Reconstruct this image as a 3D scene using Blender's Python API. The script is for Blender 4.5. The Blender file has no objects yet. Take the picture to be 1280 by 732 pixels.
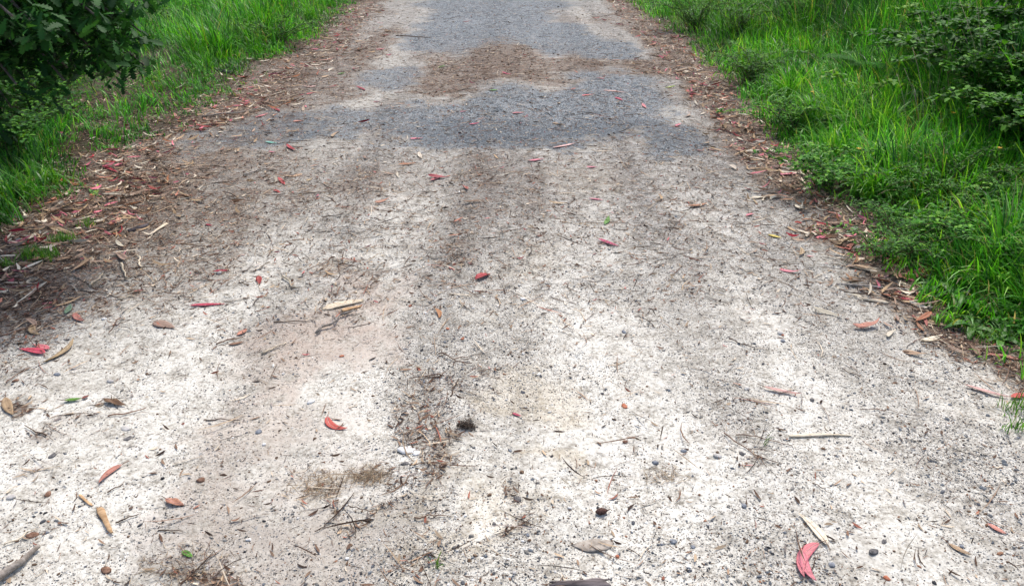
import bpy, math, random
import numpy as np
from mathutils import Vector, Matrix, Euler
random.seed(7); rng = np.random.default_rng(11)
R = math.radians
S = bpy.context.scene; COL = S.collection
# ------------------------------------------------------------------ camera
CH, PITCH, F = 1.5, R(26.3), 1000.0
FW = np.array([0, math.cos(PITCH), -math.sin(PITCH)]); UPV = np.array([0, math.sin(PITCH), math.cos(PITCH)])
def ray(u, v): return FW + np.array([(u-640)/F, 0, 0]) + UPV*((366-v)/F)
def px(u, v, z=0.0):
    d = ray(u, v); t = (z-CH)/d[2]; return (d[0]*t, d[1]*t)
def at(u, v, Y):
    d = ray(u, v); t = Y/d[1]; return np.array([d[0]*t, Y, CH+d[2]*t])
cam = bpy.data.objects.new('camera', bpy.data.cameras.new('camera')); COL.objects.link(cam)
cam.location = (0, 0, CH); cam.rotation_euler = (R(90)-PITCH, 0, 0)
cam.data.sensor_width = 36; cam.data.lens = 36*F/1280; cam.data.clip_start = .05; cam.data.clip_end = 500
S.camera = cam
# ------------------------------------------------------------------ light
SUN_EL, SUN_AZ = R(58), R(18)        # azimuth from +Y towards +X
W = bpy.data.worlds.new('World'); S.world = W; W.use_nodes = True
wn = W.node_tree.nodes; wl = W.node_tree.links
sky = wn.new('ShaderNodeTexSky'); sky.sky_type = 'NISHITA'; sky.sun_disc = False
sky.sun_elevation = SUN_EL; sky.sun_rotation = SUN_AZ; sky.air_density = 1.0; sky.dust_density = 4.0; sky.ozone_density = 1.0
wl.new(sky.outputs[0], wn['Background'].inputs[0]); wn['Background'].inputs[1].default_value = 0.13
sl = bpy.data.lights.new('sun', 'SUN'); sl.energy = 1.5; sl.angle = R(10); sl.color = (1, .96, .90)
so = bpy.data.objects.new('sun', sl); COL.objects.link(so)
sd = Vector((math.sin(SUN_AZ)*math.cos(SUN_EL), math.cos(SUN_AZ)*math.cos(SUN_EL), math.sin(SUN_EL)))
so.rotation_euler = sd.to_track_quat('Z', 'Y').to_euler(); so.location = (0, 0, 20)
S.view_settings.view_transform = 'Standard'; S.view_settings.look = 'None'; S.view_settings.gamma = 1
S.view_settings.use_curve_mapping = False; S.view_settings.exposure = 0.86
# ------------------------------------------------------------------ numpy noise
def _h(ix, iy, s):
    n = (ix.astype(np.int64)*374761393 + iy.astype(np.int64)*668265263 + s*1442695041) & 0xffffffff
    n = ((n ^ (n >> 13))*1274126177) & 0xffffffff
    return ((n ^ (n >> 16)) & 0xffff)/65535.0
def vn(x, y, s=0):
    x = np.asarray(x, float); y = np.asarray(y, float)
    ix = np.floor(x); iy = np.floor(y); fx = x-ix; fy = y-iy
    fx = fx*fx*(3-2*fx); fy = fy*fy*(3-2*fy)
    a = _h(ix, iy, s); b = _h(ix+1, iy, s); c = _h(ix, iy+1, s); d = _h(ix+1, iy+1, s)
    return (a*(1-fx)+b*fx)*(1-fy)+(c*(1-fx)+d*fx)*fy
def fbm(x, y, s=0, o=4):
    r = 0; a = .5; t = 0
    for k in range(o):
        r = r+a*vn(x*2**k+17.3*k, y*2**k-9.1*k, s+k); t += a; a *= .55
    return r/t
def sst(a, b, x):
    t = np.clip((x-a)/(b-a), 0, 1); return t*t*(3-2*t)
# ------------------------------------------------------------------ layout of the track (edges on the ground plane)
def line(pts):
    w = sorted([px(*p) for p in pts], key=lambda q: q[1]); ys = [q[1] for q in w]; xs = [q[0] for q in w]
    return lambda y: np.interp(y, ys, xs)
grass_l = line([(452,2),(402,48),(335,82),(275,125),(205,170),(110,195),(88,250),(0,292),(-130,360),(-330,470),(-800,730)])
grass_r = line([(785,2),(868,60),(900,95),(945,140),(985,190),(1030,240),(1090,300),(1130,345),(1185,388),(1255,435),(1340,500),(1640,732)])
lit_l = line([(505,0),(455,90),(405,180),(330,260),(250,340),(150,400),(60,450),(-20,490),(-300,640)])
lit_r = line([(745,0),(800,60),(850,120),(900,190),(960,250),(1020,310),(1085,375),(1170,440),(1240,490),(1330,560),(1500,732)])
def blobs(x, y, lst, warp=.35):
    out = np.zeros_like(x)
    wx = x+(fbm(x*2.2, y*2.2, 40)-.5)*warp*1.4+(fbm(x*9, y*9, 41)-.5)*.16; wy = y+(fbm(x*2.2, y*2.2, 44)-.5)*warp*2.4+(fbm(x*9, y*9, 45)-.5)*.3
    for (u, v, ru, rv, w) in lst:
        c = px(u, v); rx = abs(px(u+ru, v)[0]-c[0]); ry = (px(u, v-rv)[1]-px(u, v+rv)[1])/2
        d = np.sqrt(((wx-c[0])/rx)**2+((wy-c[1])/ry)**2)
        out = np.maximum(out, w*(1-sst(.6, 1.25, d)))
    return out
ASPH = [(260,176,70,18,.9),(330,165,80,22,1),(300,168,70,20,.9),(430,152,70,24,.8),(530,150,80,30,.9),(215,196,40,8,.7),(620,178,140,12,.8),(610,25,95,28,1),(560,45,60,22,.9),(700,45,60,22,1),(755,62,50,16,1),(490,98,38,17,.8),(690,140,150,34,1),(600,150,75,28,.95),(770,115,75,30,1),
        (840,170,60,20,.75),(350,152,62,20,1),(240,190,30,8,.8),(520,165,60,20,.6),(620,5,110,10,1)]
BROWN = [(640,72,140,30,1.15),(550,95,60,24,1.1),(775,84,75,13,1.1),(470,60,30,40,.8),(480,150,60,30,.55),(430,100,60,40,.7),(690,110,26,7,.7),(690,133,20,6,.7),(500,215,150,24,.42),(640,215,170,20,.40),
         (300,230,150,60,.68),(430,225,110,36,.5),(620,250,160,30,.35),(200,320,140,60,.55),(440,350,60,24,.55),(560,330,40,45,.4),(530,510,36,60,.40),(560,570,30,30,.5),(225,700,45,22,.6),(430,596,75,12,.5),
         (860,254,36,6,.8),(100,538,30,12,.4),(10,510,26,28,.8),(130,505,20,6,.5),(820,150,16,4,.0),(960,590,14,30,.3),(660,690,18,30,.35),(90,360,120,60,.6),(730,25,60,8,.6),(545,270,60,60,.2),
         (430,385,60,16,.5),(600,455,40,16,.35)]
CLAY = [(410,415,125,60,.85),(470,460,70,40,.7),(330,480,70,34,.7),(300,570,80,80,.6),(390,560,90,50,.35),(345,670,110,70,.55),(250,640,60,50,.3),(480,375,50,26,.6)]
TAUPE = [(310,670,130,80,.8),(230,705,60,30,.9),(420,640,110,60,.7),(100,540,34,16,.7),(745,676,24,7,.8),(350,560,60,40,.4)]
YELL = [(560,690,140,45,.45),(700,608,42,14,.7),(665,480,50,40,.5),(760,220,80,20,.5),(660,330,40,30,.4),(480,610,120,30,.35),(520,700,60,30,.35),(660,500,50,30,.6)]
WHITE = [(820,138,32,10,1),(470,245,60,34,.5),(900,260,60,40,.55),(440,330,70,40,.4),(850,330,50,40,.6),(480,110,24,40,.35),(540,60,14,30,.4),(840,440,90,60,.35),(930,620,160,90,.7),(600,670,55,18,1),(510,570,26,10,1),(60,545,70,80,.6),(1010,520,90,40,.5),(790,520,120,60,.5),(440,330,60,26,.4),(160,620,100,60,.5),(770,660,120,60,.5)]
GRIT = [(920,335,110,50,1),(1080,430,110,40,1),(1230,570,80,70,.9),(640,250,110,40,.8),(690,330,110,50,.6),(600,420,90,70,.7),(530,520,60,60,.9),(880,210,90,40,.8),(1000,380,90,40,.8),(700,440,60,50,.6),(580,320,90,60,.7),(420,270,100,40,.6)]
def lane(x, y, c, w):
    xx = x+(fbm(x*.9, y*.7, 31)-.5)*.30+(fbm(x*6, y*2.2, 32)-.5)*.16
    return np.exp(-((xx-c)/w)**2)
def masks(x, y):
    ln_d = np.maximum.reduce([lane(x, y, -.24, .13), .45*lane(x, y, .04, .08), .75*lane(x, y, .72, .13), .5*lane(x, y, -.95, .10), .6*lane(x, y, 1.25, .16)])*(.35+1.3*fbm(x*2.0, y*.8, 33))
    ln_p = np.maximum.reduce([lane(x, y, .36, .22), .8*lane(x, y, -.60, .20), .8*lane(x, y, 1.0, .12), .7*lane(x, y, -1.2, .2)])*(.3+1.3*fbm(x*2.0, y*.8, 34))
    gl = grass_l(y); gr = grass_r(y); j = (fbm(x*3, y*3, 60)-.5)*.35
    m = {}
    m['verge'] = np.maximum(1-sst(gl-.22, gl+.12, x+j), sst(gr-.08, gr+.22, x+j))
    edge = np.maximum(1-sst(lit_l(y)-.55, lit_l(y)+.35, x+j*2.2), sst(lit_r(y)-.12, lit_r(y)+.22, x+j))
    m['litter'] = np.clip(np.maximum(edge*(1-.42*(x < 0)*sst(.35, .95, (x-gl)/(lit_l(y)-gl))), blobs(x, y, BROWN))*(.72+.56*fbm(x*2.4, y*2.4, 66)), 0, 1)
    m['grey'] = sst(2.1, 4.7, y)*(1-.75*blobs(x, y, WHITE))*(1-.35*ln_p)+.30*ln_d*(.75+.5*fbm(x*1.5, y*1.5, 67))
    m['asphalt'] = blobs(x, y, ASPH, .3)*(1-edge*.35)
    m['litter'] = np.clip(m['litter']+.15*ln_d*(1-sst(4.5, 6.5, y))-.15*ln_p, 0, 1)*(1-.62*m['asphalt'])
    m['asphalt'] = np.maximum(m['asphalt'], sst(13.0, 15, y)*(1-edge*.8))
    m['clay'] = blobs(x, y, CLAY); m['taupe'] = blobs(x, y, TAUPE); m['yellow'] = blobs(x, y, YELL); m['white'] = np.clip(np.maximum(blobs(x, y, WHITE), .55*ln_p*(1-.6*sst(3.0, 5, y)))-.5*ln_d, 0, 1)
    m['worn'] = blobs(x, y, [(700,166,210,16,1),(350,158,70,18,1),(560,160,60,16,.8),(240,192,40,8,.8)], .3)
    m['grit'] = np.clip(.40+.40*blobs(x, y, GRIT)+.40*ln_d+(fbm(x*2, y*2, 71)-.5)*.7+(fbm(x*11, y*11, 72)-.5)*.8-.30*m['white'], .05, 1)
    return m
def zg(x, y):
    x = np.asarray(x, float); y = np.asarray(y, float)
    gl = grass_l(y); gr = grass_r(y)
    r = np.clip(x-gr, 0, None); l = np.clip(gl-x, 0, None)
    z = .30*sst(0, 2.6, r)+.45*sst(1.5, 6, r)+.07*sst(0, .8, l)+.35*sst(1.5, 6, l)
    inn = sst(-.5, .4, np.minimum(x-gl, gr-x))
    z = z+(fbm(x*1.1, y*1.1, 5)-.5)*.035*(1+2*(1-inn))+(fbm(x*7, y*7, 6, 3)-.5)*.014+(fbm(x*26, y*26, 9, 2)-.5)*.006
    z = z-.014*np.exp(-((x-.36)/.22)**2)*inn-.014*np.exp(-((x+.62)/.24)**2)*inn+.010*np.exp(-((x+.2)/.16)**2)*inn
    return z+.012*inn*(fbm(x*2.3, y*1.3, 12)-.5)
# ------------------------------------------------------------------ mesh helpers
def big(name, V, Fc, mat, col=None, parent=None, smooth=True):
    me = bpy.data.meshes.new(name); V = np.ascontiguousarray(V, np.float32); Fc = np.ascontiguousarray(Fc, np.int32); k = Fc.shape[1]
    me.vertices.add(len(V)); me.vertices.foreach_set('co', V.ravel())
    me.loops.add(Fc.size); me.loops.foreach_set('vertex_index', Fc.ravel())
    me.polygons.add(len(Fc)); me.polygons.foreach_set('loop_start', np.arange(0, Fc.size, k, dtype=np.int32))
    me.polygons.foreach_set('use_smooth', np.full(len(Fc), smooth))
    me.update(calc_edges=True)
    if col is not None:
        a = me.color_attributes.new('col', 'FLOAT_COLOR', 'POINT'); c = np.ones((len(V), 4), np.float32); c[:, :3] = col; a.data.foreach_set('color', c.ravel())
    me.materials.append(mat)
    o = bpy.data.objects.new(name, me); COL.objects.link(o)
    if parent: o.parent = parent
    return o
def small(name, V, Fc, mat, parent=None, col=None, smooth=True):
    me = bpy.data.meshes.new(name); me.from_pydata([tuple(map(float, v)) for v in V], [], [tuple(map(int, f)) for f in Fc]); me.update()
    if smooth: me.polygons.foreach_set('use_smooth', [True]*len(me.polygons))
    if col is not None:
        a = me.color_attributes.new('col', 'FLOAT_COLOR', 'POINT'); c = np.ones((len(V), 4), np.float32); c[:, :3] = col; a.data.foreach_set('color', c.ravel())
    me.materials.append(mat)
    o = bpy.data.objects.new(name, me); COL.objects.link(o)
    if parent: o.parent = parent
    return o
def tag(o, label, cat=None, group=None, kind=None):
    o['label'] = label
    if cat: o['category'] = cat
    if group: o['group'] = group
    if kind: o['kind'] = kind
    return o
def empty(name, loc, rz=0):
    o = bpy.data.objects.new(name, None); COL.objects.link(o); o.location = loc; o.rotation_euler = (0, 0, rz); o.empty_display_size = .05; return o
def tube(P, rad, n=6):
    P = [np.array(p, float) for p in P]; V = []; Fc = []
    for i, p in enumerate(P):
        t = P[min(i+1, len(P)-1)]-P[max(i-1, 0)]; t = t/(np.linalg.norm(t)+1e-9)
        a = np.cross(t, [0, 0, 1.0]) if abs(t[2]) < .95 else np.cross(t, [1.0, 0, 0]); a /= np.linalg.norm(a); b = np.cross(t, a)
        for k in range(n):
            an = 2*math.pi*k/n; V.append(p+rad[i]*(a*math.cos(an)+b*math.sin(an)))
    for i in range(len(P)-1):
        for k in range(n): Fc.append((i*n+k, i*n+(k+1) % n, (i+1)*n+(k+1) % n, (i+1)*n+k))
    Fc.append(tuple(range(n))[::-1]); Fc.append(tuple((len(P)-1)*n+k for k in range(n)))
    return V, Fc
class MB:
    def __init__(s): s.V = []; s.F = []; s.C = []
    def add(s, V, Fc, c=None):
        b = len(s.V); s.V += list(V); s.F += [tuple(i+b for i in f) for f in Fc]
        if c is not None: s.C += [c]*len(V)
    def build(s, name, mat, parent=None): return small(name, s.V, s.F, mat, parent, np.array(s.C) if s.C else None)
# ------------------------------------------------------------------ materials
def newmat(name):
    m = bpy.data.materials.new(name); m.use_nodes = True; nt = m.node_tree; nt.nodes.clear(); return m, nt
class NB:
    def __init__(s, nt): s.nt = nt
    def set(s, sock, v):
        if hasattr(v, 'is_output') or isinstance(v, bpy.types.NodeSocket): s.nt.links.new(v, sock)
        elif isinstance(v, tuple) and sock.type == 'RGBA': sock.default_value = (*v[:3], 1)
        else: sock.default_value = v
    def n(s, t, **kw):
        nd = s.nt.nodes.new('ShaderNode'+t)
        for k, v in kw.items():
            if k.startswith('_'): setattr(nd, k[1:], v)
            else: s.set(nd.inputs[k.replace('__', ' ')], v)
        return nd
    def m(s, op, a, b=0.0, c=None, clamp=False):
        nd = s.nt.nodes.new('ShaderNodeMath'); nd.operation = op; nd.use_clamp = clamp; s.set(nd.inputs[0], a); s.set(nd.inputs[1], b)
        if c is not None: s.set(nd.inputs[2], c)
        return nd.outputs[0]
    def ss(s, x, a, b):
        nd = s.nt.nodes.new('ShaderNodeMapRange'); nd.interpolation_type = 'SMOOTHSTEP'; s.set(nd.inputs[0], x); s.set(nd.inputs[1], a); s.set(nd.inputs[2], b); return nd.outputs[0]
    def mix(s, f, a, b, bl='MIX'):
        nd = s.nt.nodes.new('ShaderNodeMix'); nd.data_type = 'RGBA'; nd.blend_type = bl; s.set(nd.inputs[0], f); s.set(nd.inputs[6], a); s.set(nd.inputs[7], b); return nd.outputs[2]
    def ramp(s, f, stops):
        nd = s.nt.nodes.new('ShaderNodeValToRGB'); s.set(nd.inputs[0], f); e = nd.color_ramp.elements
        while len(e) < len(stops): e.new(.5)
        for el, (p, c) in zip(e, stops): el.position = p; el.color = (*c, 1)
        return nd.outputs[0]
    def noise(s, P, sc, det=4, ro=.55): return s.n('TexNoise', Vector=P, Scale=sc, Detail=det, Roughness=ro).outputs[0]
    def attr(s, name): return s.n('Attribute', _attribute_name=name).outputs[2]
    def sep(s, c): return s.n('SeparateColor', Color=c)
def soil_mat():
    m, nt = newmat('track_soil'); b = NB(nt)
    P = b.n('NewGeometry').outputs['Position']
    nA = b.noise(P, 1.6, 5); nB = b.noise(P, 14, 6, .6); nC = b.noise(P, 75, 5, .65); nD = b.noise(P, 260, 3, .6)
    A = {k: b.attr(k) for k in ('verge', 'litter', 'asphalt', 'clay', 'taupe', 'yellow', 'white', 'grit', 'grey', 'worn')}
    t = b.m('ADD', b.m('MULTIPLY', nB, .45), b.m('MULTIPLY', nC, .55))
    sand = b.ramp(t, [(.33, (.17, .152, .122)), (.45, (.385, .363, .313)), (.55, (.56, .542, .485)), (.70, (.69, .68, .62))])
    sand = b.mix(b.m('MULTIPLY', A['white'], b.ss(t, .36, .56)), sand, (.73, .715, .65))
    sand = b.mix(b.m('MULTIPLY', A['yellow'], .6), sand, b.mix(t, (.30, .23, .13), (.66, .58, .43)))
    sand = b.mix(b.m('MULTIPLY', A['clay'], b.ss(b.m('ADD', nB, b.m('MULTIPLY', A['clay'], .3)), .38, .95)), sand, b.mix(t, (.17, .115, .082), (.54, .435, .36)))
    sand = b.mix(b.m('MULTIPLY', A['taupe'], b.ss(nB, .25, .65)), sand, b.mix(t, (.18, .155, .13), (.45, .41, .355)))
    sand = b.mix(b.m('MULTIPLY', A['grey'], .85), sand, b.ramp(t, [(.34, (.05, .043, .036)), (.45, (.165, .152, .132)), (.54, (.315, .303, .278)), (.66, (.55, .542, .51))]))
    # exposed stone chips in the sand: two sizes
    hgt = b.m('MULTIPLY', nC, .5)
    for sc, rad, gk in ((140, .40, .30), (300, .46, .42)):
        wv = b.n('VectorMath', _operation='ADD'); nt.links.new(P, wv.inputs[0]); nt.links.new(b.n('TexNoise', Vector=P, Scale=sc*.6, Detail=2.0).outputs[1], wv.inputs[1])
        wv2 = b.n('VectorMath', _operation='SCALE'); nt.links.new(b.n('TexNoise', Vector=P, Scale=sc*.7, Detail=2.0).outputs[1], wv2.inputs[0]); wv2.inputs['Scale'].default_value = .9/sc
        nt.links.new(wv2.outputs[0], wv.inputs[1])
        v = b.n('TexVoronoi', _voronoi_dimensions='2D', Vector=wv.outputs[0], Scale=float(sc), Randomness=1.0)
        c = b.sep(v.outputs['Color'])
        on = b.m('MULTIPLY', b.m('LESS_THAN', c.outputs[0], b.m('MULTIPLY', A['grit'], gk)), b.m('SUBTRACT', 1.0, b.ss(v.outputs['Distance'], rad*.55, rad)))
        sc_col = b.ramp(c.outputs[1], [(0, (.06, .058, .058)), (.25, (.15, .155, .16)), (.5, (.24, .19, .14)), (.75, (.31, .30, .28)), (1, (.46, .42, .37))])
        sand = b.mix(on, sand, sc_col); hgt = b.m('ADD', hgt, b.m('MULTIPLY', on, .5))
    # worn bitumen with its aggregate
    v = b.n('TexVoronoi', _voronoi_dimensions='2D', Vector=P, Scale=95.0, Randomness=1.0); c = b.sep(v.outputs['Color'])
    asp = b.ramp(c.outputs[0], [(0, (.028, .036, .044)), (.35, (.085, .112, .132)), (.7, (.19, .228, .255)), (1, (.37, .42, .45))])
    asp = b.mix(b.ss(v.outputs['Distance'], .38, .62), asp, (.03, .03, .034))
    asp = b.mix(b.m('MULTIPLY', b.ss(b.m('ADD', b.m('MULTIPLY', nC, .6), b.m('MULTIPLY', nB, .5)), .48, .66), .8), asp, (.29, .30, .30))
    asp = b.mix(b.m('MULTIPLY', A['worn'], b.ss(nB, .30, .6)), asp, b.mix(b.ss(nC, .4, .6), (.04, .05, .06), (.17, .195, .215)))
    fa = b.ss(b.m('ADD', A['asphalt'], b.m('ADD', b.m('MULTIPLY', b.m('SUBTRACT', t, .5), 3.4), b.m('MULTIPLY', b.m('SUBTRACT', b.noise(P, 4.5, 4), .5), 1.1))), .34, .72)
    base = b.mix(fa, sand, asp)
    # brown crumbs of rotted bark and leaf
    nL = b.n('TexNoise', Vector=b.n('Mapping', Vector=P, Scale=(1.0, 1.5, 1.0)).outputs[0], Scale=85.0, Detail=4.0, Roughness=.7).outputs[0]
    lit = b.ramp(nL, [(.36, (.012, .008, .006)), (.46, (.062, .038, .026)), (.54, (.18, .115, .078)), (.65, (.44, .34, .25))])
    lit = b.mix(b.m('MULTIPLY', b.ss(nB, .50, .75), .7), lit, b.mix(nC, (.07, .05, .04), (.27, .22, .18)))
    nS = b.noise(b.n('Mapping', Vector=P, Scale=(.8, 1.5, 1.0)).outputs[0], 7.0, 4, .6)
    fl = b.ss(b.m('ADD', b.m('ADD', A['litter'], b.m('MULTIPLY', b.m('SUBTRACT', nS, .5), 1.5)), b.m('MULTIPLY', b.m('SUBTRACT', b.m('ADD', b.m('MULTIPLY', nB, .5), b.m('MULTIPLY', nL, .7)), .6), 3.4)), .34, 1.15)
    base = b.mix(b.m('MULTIPLY', fl, .88), base, lit)
    ver = b.mix(nC, (.02, .016, .01), (.10, .075, .045)); ver = b.mix(b.ss(nB, .5, .65), ver, (.04, .06, .015))
    base = b.mix(b.m('MULTIPLY', A['verge'], .9), base, ver)
    hgt = b.m('ADD', hgt, b.m('ADD', b.m('MULTIPLY', nD, .25), b.m('MULTIPLY', nL, b.m('MULTIPLY', fl, .8))))
    bp = b.n('Bump', Strength=.9, Distance=.006, Height=hgt)
    pr = b.n('BsdfPrincipled', Base__Color=base, Roughness=.92, Normal=bp.outputs[0]); pr.inputs['Specular IOR Level'].default_value = .25
    out = b.n('OutputMaterial'); nt.links.new(pr.outputs[0], out.inputs[0]); return m
def leafy(name, rough=.55, trans=.35, spec=.35, objvar=0.0, color=None, blotch=0.0, tint2=(.25, .13, .06)):
    """blade material; colour from attribute 'col' or a fixed colour, with blotches and thin-leaf translucency"""
    m, nt = newmat(name); b = NB(nt)
    c = b.n('Attribute', _attribute_name='col').outputs[0] if color is None else color
    P = b.n('TexCoord').outputs['Object']
    if color is not None: 
        rg = b.n('RGB'); rg.outputs[0].default_value = (*color, 1); c = rg.outputs[0]
    if objvar:
        rnd = b.n('ObjectInfo').outputs['Random']
        h = b.n('HueSaturation', Hue=b.m('ADD', .5, b.m('MULTIPLY', b.m('SUBTRACT', rnd, .5), .05*objvar)), Saturation=1.0, Value=b.m('ADD', 1-.35*objvar, b.m('MULTIPLY', b.m('FRACT', b.m('MULTIPLY', rnd, 7.31)), .7*objvar)), Color=c); c = h.outputs[0]
    if blotch:
        c = b.mix(b.m('MULTIPLY', b.ss(b.noise(P, 60, 4), .50, .68), blotch), c, tint2)
        c = b.mix(b.m('MULTIPLY', b.ss(b.noise(P, 300, 2), .6, .72), blotch*.8), c, tuple(.4*x for x in tint2))
    bp = b.n('Bump', Strength=.4, Distance=.001, Height=b.noise(P, 400, 3))
    pr = b.n('BsdfPrincipled', Base__Color=c, Roughness=rough, Normal=bp.outputs[0]); pr.inputs['Specular IOR Level'].default_value = spec
    out = b.n('OutputMaterial')
    if trans:
        tr = b.n('BsdfTranslucent', Color=b.mix(1.0, c, (1.25, 1.15, .55), 'MULTIPLY'))
        mx = b.n('MixShader', Fac=trans); nt.links.new(pr.outputs[0], mx.inputs[1]); nt.links.new(tr.outputs[0], mx.inputs[2]); nt.links.new(mx.outputs[0], out.inputs[0])
    else: nt.links.new(pr.outputs[0], out.inputs[0])
    return m
def rough_mat(name, c1, c2, sc=60, stretch=(1, 1, 1), useattr=False, bump=.002, objvar=0):
    m, nt = newmat(name); b = NB(nt); P = b.n('Mapping', Vector=b.n('TexCoord').outputs['Object'], Scale=stretch).outputs[0]
    n1 = b.noise(P, sc, 5, .65)
    c = b.mix(b.ss(n1, .32, .68), c1, c2)
    if useattr: c = b.mix(1.0, b.n('Attribute', _attribute_name='col').outputs[0], b.mix(b.ss(n1, .3, .7), (.65, .65, .65), (1.15, 1.15, 1.15)), 'MULTIPLY')
    if objvar: c = b.n('HueSaturation', Hue=.5, Saturation=1.0, Value=b.m('ADD', .7, b.m('MULTIPLY', b.n('ObjectInfo').outputs['Random'], .7)), Color=c).outputs[0]
    bp = b.n('Bump', Strength=.8, Distance=bump, Height=n1)
    pr = b.n('BsdfPrincipled', Base__Color=c, Roughness=.85, Normal=bp.outputs[0]); pr.inputs['Specular IOR Level'].default_value = .25
    nt.links.new(pr.outputs[0], b.n('OutputMaterial').inputs[0]); return m
M_soil = soil_mat()
M_grass = leafy('grass_blade', .42, .40, .45)
M_herb = leafy('herb_leaf', .6, .35, .18)
M_oak = leafy('oak_leaf', .6, .22, .16)
M_frag = leafy('litter_fragment', .75, .0, .2)
M_grit = rough_mat('gravel_stone', (0, 0, 0), (1, 1, 1), 300, useattr=True)
M_bark = rough_mat('oak_bark', (.05, .042, .035), (.16, .14, .12), 22, (1, 1, .25), bump=.02)
M_cane = rough_mat('green_cane', (.06, .10, .03), (.13, .12, .05), 30)
M_drystem = rough_mat('dry_stem', (.30, .24, .14), (.46, .39, .26), 40)
LEAFC = {'crimson': (.33, .022, .035), 'magenta': (.42, .035, .10), 'pink': (.56, .16, .20), 'coral red': (.52, .065, .075), 'salmon': (.50, .22, .15), 'orange brown': (.33, .13, .055),
         'tan': (.42, .29, .17), 'cream': (.66, .58, .45), 'brown': (.19, .105, .06), 'pale pink': (.60, .36, .32), 'dark red': (.17, .03, .025), 'pale brown': (.36, .25, .18),
         'green': (.10, .28, .03), 'yellow green': (.30, .45, .04), 'blue green': (.16, .46, .40), 'grey green': (.16, .25, .15), 'yellow': (.55, .42, .06), 'brick': (.36, .11, .07)}
LM = {k: leafy('leaf_'+k.replace(' ', '_'), .5, .12, .35, objvar=.5, color=v, blotch=.55 if k in ('pink', 'salmon', 'tan', 'cream', 'pale pink', 'pale brown', 'brick', 'orange brown') else .45,
      tint2=tuple(x*.45 for x in v)) for k, v in LEAFC.items()}
M_twig = {'dark': rough_mat('twig_dark', (.045, .03, .022), (.13, .09, .065), 90, objvar=1), 'grey': rough_mat('twig_grey', (.20, .17, .14), (.40, .36, .32), 90, objvar=1),
          'pale': rough_mat('twig_pale', (.40, .33, .23), (.62, .54, .42), 90, objvar=1), 'brown': rough_mat('twig_brown', (.11, .06, .04), (.24, .15, .10), 90, objvar=1)}
SC = {'blue grey': ((.12, .13, .15), (.30, .32, .35)), 'brown': ((.10, .05, .03), (.27, .16, .11)), 'white': ((.55, .54, .52), (.78, .77, .75)), 'dark grey': ((.06, .058, .058), (.20, .19, .185)), 'orange': ((.32, .10, .05), (.48, .2, .12)), 'pale grey': ((.32, .31, .29), (.52, .5, .48))}
M_stone = {k: rough_mat('stone_'+k.replace(' ', '_'), a, c, 150) for k, (a, c) in SC.items()}
# ------------------------------------------------------------------ ground sheet (track + verge share one grid)
def axis(segs):
    out = []
    for a, b_, st in segs: out += list(np.arange(a, b_-1e-6, st))
    out.append(segs[-1][1]); return np.array(out)
gx = axis([(-90, -30, 10), (-30, -10, 2), (-10, -4.5, .3), (-4.5, -3, .08), (-3, 2.6, .022), (2.6, 4.5, .08), (4.5, 10, .3), (10, 30, 2), (30, 90, 10)])
gy = axis([(-30, -4, 2), (-4, .6, .2), (.6, 5, .022), (5, 9, .035), (9, 16, .06), (16, 24, .3), (24, 60, 3), (60, 160, 10)])
X, Y = np.meshgrid(gx, gy); Z = zg(X, Y); nx = len(gx); ny = len(gy)
mk = masks(X, Y)
idx = np.arange(nx*ny).reshape(ny, nx)
Q = np.stack([idx[:-1, :-1], idx[:-1, 1:], idx[1:, 1:], idx[1:, :-1]], -1).reshape(-1, 4)
xc = .25*(X[:-1, :-1]+X[:-1, 1:]+X[1:, 1:]+X[1:, :-1]).ravel(); yc = (.5*(Y[:-1, :-1]+Y[1:, 1:])).ravel()
ontrack = (xc > grass_l(yc)) & (xc < grass_r(yc)) & (yc > -4) & (yc < 60)
Vall = np.stack([X, Y, Z], -1).reshape(-1, 3)
for nm, sel, lab in (('track', ontrack, 'worn track of white sandy gravel with old bitumen patches and leaf litter'), ('ground', ~ontrack, 'earth verge under the grass on both sides of the track')):
    q = Q[sel]; used, inv = np.unique(q, return_inverse=True)
    o = big(nm, Vall[used], inv.reshape(-1, 4), M_soil)
    for k, a in mk.items():
        at_ = o.data.attributes.new(k, 'FLOAT', 'POINT'); at_.data.foreach_set('value', a.ravel()[used].astype(np.float32))
    tag(o, lab, kind='structure')
# ------------------------------------------------------------------ samplers
def view_ok(x, y, pad=80):
    d = y*FW[1]-(0-CH)*FW[2]*-1 if False else y*math.cos(PITCH)+CH*math.sin(PITCH)
    u = 640+F*x/d; return (u > -pad) & (u < 1280+pad)
def sample(n, y0, y1, x0, x1, dens, pw=1.6):
    """n points on the ground, thinner with distance, accepted with probability dens(x,y)"""
    ox = []; oy = []; got = 0
    while got < n:
        t = rng.random(n*2); a = 1-pw
        y = (y0**a+t*(y1**a-y0**a))**(1/a); x = rng.uniform(x0, x1, n*2)
        w = np.clip((y*.9+.7)*.64+.35, 0, None); k = (np.abs(x) < w) & (rng.random(n*2) < dens(x, y))
        ox.append(x[k]); oy.append(y[k]); got += int(k.sum())
    return np.concatenate(ox)[:n], np.concatenate(oy)[:n]
def dtrack(x, y): return (x > grass_l(y)-.1) & (x < grass_r(y)+.1)
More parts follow.
